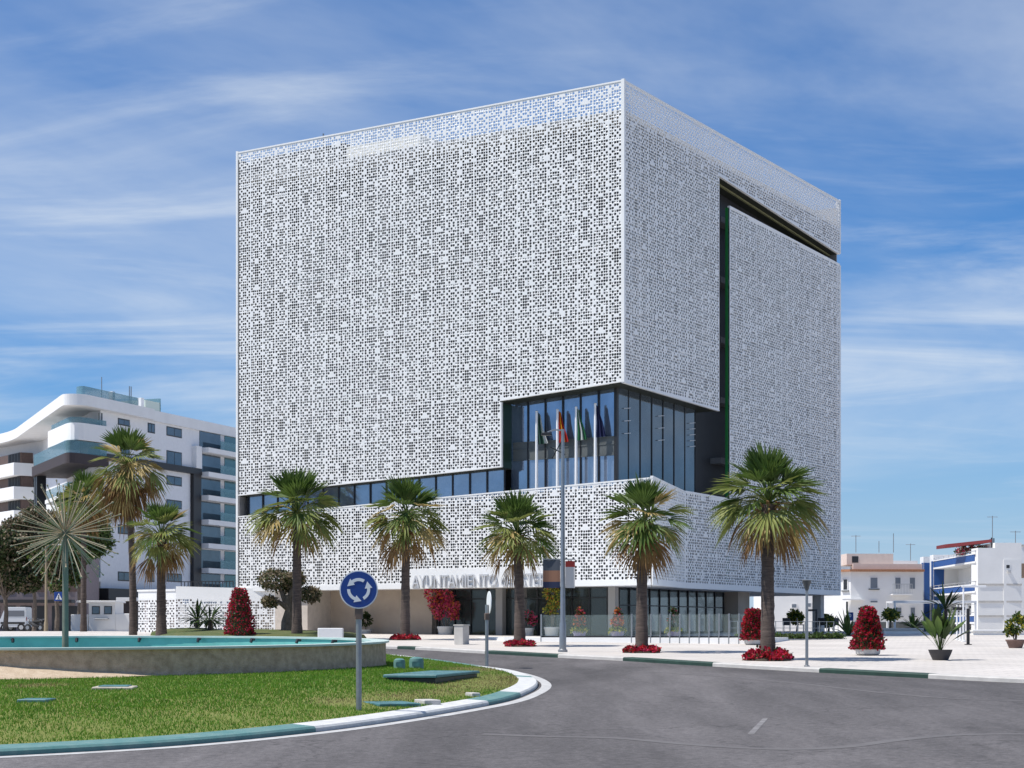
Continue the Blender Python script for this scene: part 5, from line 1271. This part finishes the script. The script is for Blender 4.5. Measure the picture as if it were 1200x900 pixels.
o = MB().fbox(HA, u0, u1, z0-.12, z0, 0, .9).build('balcony', M['white'], tl); mb = MB()
for k in range(14): mb.fbox(HA, u0+(u1-u0)*k/13-.015, u0+(u1-u0)*k/13+.015, z0, z0+.9, .84, .88)
mb.fbox(HA, u0, u1, z0+.88, z0+.93, .82, .90); mb.build('balcony_railing', M['lightgrey'], o)
MB().fbox(HA, HA.ux(985), HA.ux(1012), HA.px(1000,702)[1]-.12, HA.px(1000,702)[1], 0, .7).build('canopy', M['white'], tl)
MB().fbox(HA, 0, uA1, gB, gB+1.0, 0, .05).build('plinth', M['spandrel'], tl)
def aerial(label, x, d, y0, y1, arms=True, fr=None):
    zb, zt = CZ-(y0-HY)/F*d, CZ-(y1-HY)/F*d; b = (onx(x,d).x,d,zb)
    root = thing('aerial', label, 'aerial', b, 'aerials on the roofs at right'); H = zt-zb
    local(MB().tube([(0,0,0),(0,0,H)], .035, 5), 'mast', M['grey'], root)
    if arms:
        mb = MB().tube([(-.45,0,H-.1),(.45,0,H-.1)], .022, 4)
        for k in range(5): mb.tube([(-.4+.2*k,-.22,H-.1),(-.4+.2*k,.22,H-.1)], .014, 4)
        local(mb, 'antenna', M['grey'], root)
for i,(x,y0,y1,ar,lab) in enumerate(((1003,647.5,627,True,'first aerial from the town hall, on the peach roof hut'),(1030,647.5,634,False,'short bare mast on the middle of the peach roof hut'),(1047,647.5,625,False,'tall bare mast at the right end of the peach roof hut'),(1067,659.5,637,True,'aerial on the low parapet before the blue house'))):
    aerial(lab, x, dA+3, y0, y1, ar)
# blue and white house
cx = onx(1146,150); HB = Fr((cx.x,150), (.012,1)); HB.n = Vector((-1,.012)).normalized(); HG = Fr((cx.x,150), (1,.02))
bh = thing('blue_house', 'white house with blue balcony bands and a red awning', 'house', (cx.x,150,g(150)))
uBk = HB.ux(1079); top = HB.px(1138,650)[1]; gz2 = g(150)
wG = HG.ux(1197); zG = HG.px(1170,636)[1]; zGl = HG.px(1150,642)[1]
MB().prism([HB.pt(0,0,-2.2)[:2], HG.pt(wG,0)[:2], HG.pt(wG,0,-18)[:2], HB.pt(uBk,0,-2.2)[:2]], gz2-.2, top-.5).build('wall', M['white'], bh)
MB().fbox(HG, 0, wG, gz2-.2, zGl, -2.0, 0).build('gable_wall', M['white'], bh); MB().fbox(HG, HG.ux(1166), wG, zGl, zG, -6, 0).build('gable_wall', M['white'], bh)
for z in (HG.px(1170,685)[1], HG.px(1170,705)[1], HG.px(1170,722)[1]): MB().fbox(HG, .02, wG+.03, z-.08, z+.08, 0, .06).build('string_course', mat('shaded_white',(.6,.6,.6),.8) if False else M['concrete'], bh)
win(HG,1178,1184,661,667,bh,'core',sill=False); MB().fbox(HG, HG.ux(1180), HG.ux(1183.5), HG.px(1180,671)[1], HG.px(1180,668)[1], 0, .3).build('vent_box', M['lightgrey'], bh)
ua, ub = HB.ux(1138), HB.ux(1095)
for yt, yb in ((650.5,658.5),(686,693),(722,729)):
    z1, z0 = HB.px(1138,yt)[1], HB.px(1138,yb)[1]
    o = MB().fbox(HB, .5, ub, z0-.15, z0, -2.3, .12).build('balcony', M['white'], bh); MB().fbox(HB, .9, ub-.1, z0+.02, z1, .02, .10).build('blue_band', M['blue_paint'], o)
    MB().fbox(HB, .5, ub, z1, z1+.09, -.05, .14).build('coping', M['white'], o)
    mb = MB().fbox(HB, .5, ub, z1+.3, z1+.34, .03, .07)
    for k in range(9): mb.fbox(HB, .6+(ub-.7)*k/8-.02, .6+(ub-.7)*k/8+.02, z1, z1+.3, .03, .07)
    mb.build('balcony_railing', M['lightgrey'], o)
    for q in (3.2, 8.0): MB().fbox(HB, q, q+1.3, z0+.05-2.7 if False else z0, z0+2.1, -2.25, -2.15).build('window', M['glass_dark'], bh)
for x in (1092.5, 1081):
    u = HB.ux(x); MB().fbox(HB, u-.9, u+.6, gz2, top+.6, -2.3, .10).build('pier', M['white'], bh); MB().fbox(HB, u-.9+.001, u-.25, gz2, top, .10, .16).build('blue_band', M['blue_paint'], bh)
    MB().fbox(HB, u-.9-.05, u-.9, gz2, top, -.9, .05).build('blue_band', M['blue_paint'], bh)
MB().fbox(HB, ub, uBk, gz2, top-.6, -2.2, -.6).build('wall', M['white'], bh)
az0, az1 = HG.px(1140,642)[1], HG.px(1165,631.5)[1]
MB().hexa([HG.pt(HG.ux(1126),az0+.25,-5),HG.pt(HG.ux(1164.5),az0+.5,-.6),HG.pt(HG.ux(1164.5),az0+.5,-5),HG.pt(HG.ux(1126),az0+.25,-8),HG.pt(HG.ux(1126),az0+.55,-5),HG.pt(HG.ux(1164.5),az1,-.6),HG.pt(HG.ux(1164.5),az1,-5),HG.pt(HG.ux(1126),az0+.55,-8)]).build('awning', M['redawning'], bh)
MB().tube([HG.pt(HG.ux(1164.8),zGl,-.7),HG.pt(HG.ux(1164.8),az1+.15,-.7)], .06, 6).build('awning_post', M['black'], bh)
rg = np.random.default_rng(77); p0 = Vector(HB.pt(4.5,top+.55,-.6))
quads('roof_flowers', np.concatenate([blob_pts(rg,(p0.x+rg.uniform(-.3,.5),p0.y-2+k*1.1,p0.z),(.4,.5,.4),90) for k in range(7)]), .14, [M['flower_pink'],M['leaf_dark'],M['leaf_olive']], 78, bh)
MB().fbox(HG, wG, wG+1.2, HG.px(1198,676)[1], HG.px(1198,660)[1], -5, -.5).build('side_balcony', mat('tan_panel',(.35,.25,.17),.8), bh)
aerial('wide aerial above the red awning of the blue house', 1163, 152, 637, 604.5, True); aerial('aerial on the white gable at the far right', 1190, 153, 636, 622, True)
# white buildings seen under and beyond the town hall
for x0, x1, yt, d, lab, wl_ in ((896,962,688,176,'plain white building seen beneath the town hall',((927,934,707,713),(944,951,706,712))),(955,998,662,186,'white house showing above the tiled eave next to the town hall',())):
    q = ob(x0,x1,yt,741,d,8); o = thing('white_house', lab, 'house', (q[0],d,g(d)), 'white houses beyond the plaza')
    MB().box(q[0],q[1],d,d+8,g(d)-.2,q[5]).build('wall', M['white'], o); fr = Fr((q[0],d),(1,0)); MB().box(q[0]-.1,q[1]+.1,d-.12,d+8,q[5],q[5]+.12).build('coping', M['white'], o)
    for w in wl_: win(fr,*w,o,'shutter',sill=False)
q = ob(1197,1300,640,741,168,10); o = thing('white_house', 'white house cut off by the right edge', 'house', (q[0],168,g(168)), 'white houses beyond the plaza'); MB().box(q[0],q[1],168,178,g(168)-.2,q[5]).build('wall', M['white'], o); MB().box(q[0]-.1,q[1],167.85,178,q[5],q[5]+.15).build('coping', M['concrete'], o)
# ------------------------------------------------------------------ things on the far plaza
def sitem(x, y): p = G(x,y); p.z += PZ; return p
p = sitem(870,754.5); p2 = sitem(992,752)
FH = Fr(p.xy,(p2-p).xy); LH = (p2-p).xy.length
hd = thing('planting_strip', 'low green planting strip behind the plaza lamp', 'hedge', p); 
MB().fbox(FH, 0, LH, p.z-.1, p.z+.10, -.7, 0).build('kerb', M['concrete'], hd)
rg = np.random.default_rng(4); n = 2600; uu = rg.uniform(0,LH,n); nn = rg.uniform(-.65,-.05,n); zz_ = p.z+.1+rg.uniform(0,.22,n)
quads('foliage', np.array([FH.pt(a,c,b) for a,b,c in zip(uu,nn,zz_)]), .09, [M['leaf_dark'],M['leaf']], 5, hd)
fe = thing('fence', 'thin grey fence behind the planting strip', 'fence', p)
for k in range(15): MB().fbox(FH, LH*k/14-.015, LH*k/14+.015, p.z, p.z+1.0, -.92, -.89).build('post', M['grey'], fe)
for h in (.35,.65,.98): MB().fbox(FH, 0, LH, p.z+h-.012, p.z+h+.012, -.93, -.885).build('rail', M['grey'], fe)
def elamp(label, x, d, ytop, armpx, wpx=3):
    b = (onx(x,d).x,d,g(d)+PZ); H = CZ-(ytop-HY)/F*d-b[2]; w = wpx/F*d/2; a = armpx/F*d
    root = thing('plaza_lamp', label, 'plaza lamp', b, 'black angular plaza lamps')
    local(MB().bev(-w,w,-w,w,.03,H-.12,.01), 'post', M['black'], root, False); local(MB().bev(-w*2.2,w*2.2,-w*2.2,w*2.2,0,.04,.01), 'base_plate', M['black'], root, False)
    local(MB().bev(min(w,a),max(-w,a) if a < 0 else a,-w*1.1,w*1.1,H-.12,H,.01) if a > 0 else MB().bev(a,w,-w*1.1,w*1.1,H-.12,H,.01), 'arm', M['black'], root, False)
elamp('black angular lamp right of the slim kerb lamp', 956.5, 110, 714, -11, 2.2); elamp('black angular lamp rising behind the red flower tower', 1019, 100, 712, -13, 2.2)
q = sitem(1134.5,759); elamp('black angular lamp near the big-leaved plant', 1134.5, q.y, 710, 3, 3.2)
def frame(label, x0, x1, d, yt):
    b = (onx((x0+x1)/2,d).x,d,g(d)+PZ); H = CZ-(yt-HY)/F*d-b[2]; w = (x1-x0)/2/F*d
    root = thing('pergola_frame', label, 'pergola', b); 
    for s in (-w,w):
        for y in (0,2.5): local(MB().bev(s-.07,s+.07,y-.07,y+.07,0,H,.01), 'post', M['whitemetal'], root, False)
    for y in (0,2.5): local(MB().bev(-w-.07,w+.07,y-.08,y+.08,H,H+.16,.01), 'beam', M['whitemetal'], root, False)
    for s in (-w,w): local(MB().box(s-.05,s+.05,.08,2.42,H+.01,H+.14), 'cross_beam', M['whitemetal'], root, False)
frame('white pergola frame before the tiled house and blue house', 1048.5, 1143, 128, 706.5)
for x, yb, yt, lab in ((1121.5,753,709,'left slim white mast before the blue house'),(1125.5,754,709,'middle slim white mast before the blue house'),(1129,755,686,'tallest slim white mast before the blue house')):
    q = sitem(x,yb); H = CZ-(yt-HY)/F*q.y-q.z; root = thing('mast', lab, 'mast', q, 'slim white masts'); w_ = .05
    local(MB().lathe((0,0,0),[(.12,0),(.12,.04),(w_,.06),(w_*.8,H)],10), 'pole', M['whitemetal'], root)
    if yt < 700: local(MB().bev(-.08,1.1,-.05,.05,H-.1,H,.01), 'arm', M['whitemetal'], root, False)
    else: local(MB().bev(-.22,.22,-.05,.05,H-.25,H-.1,.02), 'lamp_head', M['black'], root, False)
q = ob(1036,1081,736,752,104,2.5); o = thing('planter_wall', 'long white planter wall behind the red flower tower', 'planter wall', (q[0],104,g(104)))
MB().bev(q[0],q[1],104,106.5,g(104)-.1,q[5]-.12,.02).build('wall', M['white'], o); MB().bev(q[0]-.06,q[1]+.06,103.9,106.6,q[5]-.12,q[5],.02).build('coping', M['concrete'], o)
q2 = ob(1140,1215,738,756,100,2.5); o = thing('planter_wall', 'white wall behind the brown pot at right edge', 'planter wall', (q2[0],100,g(100)))
MB().bev(q2[0],q2[1],100,100.5,g(100)-.1,q2[5]-.1,.02).build('wall', M['white'], o); MB().bev(q2[0]-.05,q2[1]+.05,99.9,100.6,q2[5]-.1,q2[5],.02).build('coping', M['white'], o)
for i,(x,d,yt,r,lab) in enumerate(((934,120,716,.75,'small round-headed tree nearest the town hall column'),(971,122,719,.75,'small round-headed tree left of the blue parking sign'),(1043,126,712,.8,'small round-headed tree left of the pergola frame'))):
    b = (onx(x,d).x,d,g(d)+PZ); H = CZ-(yt-HY)/F*d-b[2]; root = thing('small_tree', lab, 'tree', b, 'small trees on the far plaza'); rg = np.random.default_rng(i+90)
    local(MB().tube([(0,0,0),(.05,0,H*.4),(0,0,H-r)], [.09,.06,.05], 7).tube([(0,0,H*.5),(.35,.1,H-r*.8)], [.04,.02], 5).tube([(0,0,H*.5),(-.35,-.1,H-r*.8)], [.04,.02], 5), 'trunk', M['bark'], root)
    quads('crown', np.concatenate([blob_pts(rg,(rg.uniform(-.3,.3),rg.uniform(-.3,.3),H-r*.7+rg.uniform(-.15,.2)),(r*.7,r*.7,r*.5),260,.2) for k in range(4)]), .12, [M['leaf'],M['leaf_yellow'],M['leaf']], i+91).parent = root
for i,(x,d,L,lab) in enumerate(((994,98,1.5,'spiky green plant left of the open-plaza flower tower'),(1108,118,2.0,'spreading palm plant before the blue house balconies'),(1070,106.5,1.0,'green plants overhanging the long white planter wall'),(1094,109,1.0,'yellow-green bush left of the blue house door'))):
    strapplant('spiky_plant', lab, 'plant', (onx(x,d).x,d,(g(d)+PZ) if i != 2 else q[5]), 30, L, .09, [M['leaf'],M['leaf_dark']], 70+i, (10,85), trunk=0 if i in (0,2,3) else 1.5)
d = 126; b = (onx(996,d).x,d,g(d)+PZ); H = CZ-(722.5-HY)/F*d-b[2]
root = thing('parking_sign', 'blue square parking sign beside the red flower tower', 'road sign', b)
local(MB().tube([(0,0,0),(0,0,H+.3)], .035, 8), 'pole', M['grey'], root); o = local(MB().bev(-.24,.24,-.06,-.04,H-.3,H+.3,.01), 'sign_plate', M['signblue'], root, False)
mb = MB().box(-.10,-.03,-.068,-.061,H-.2,H+.2); 
for a0 in range(-90,90,18): pass
mbp = MB(); arc_strip(mbp, .06, .125, R(-90), R(90), 0); pv = [(x-.03, y-.068, z+H+.075) for x,y,z in mbp.v]; mb.add(pv, mbp.f); mb.build('white_letter', M['signwhite'], o)
for i,(x,d,lab) in enumerate(((922,112,'dark chair left of the black angular lamp'),(938,113,'dark chair nearest the black angular lamp'),(964,112,'dark chair right of the black angular lamp'),(977,113,'dark chair left of the spiky plant'))):
    root = thing('terrace_chair', lab, 'chair', (onx(x,d).x,d,g(d)+PZ), 'chairs on the far terrace'); root.rotation_euler = (0,0,i*1.3)
    local(MB().bev(-.24,.24,-.24,.24,.43,.48,.02), 'seat', M['black'], root, False); local(MB().bev(-.24,.24,.2,.25,.48,.9,.02), 'backrest', M['black'], root, False)
    for sx in (-.2,.2):
        for sy in (-.2,.2): local(MB().tube([(sx,sy,0),(sx,sy,.43)], .02, 5), 'leg', M['grey'], root)
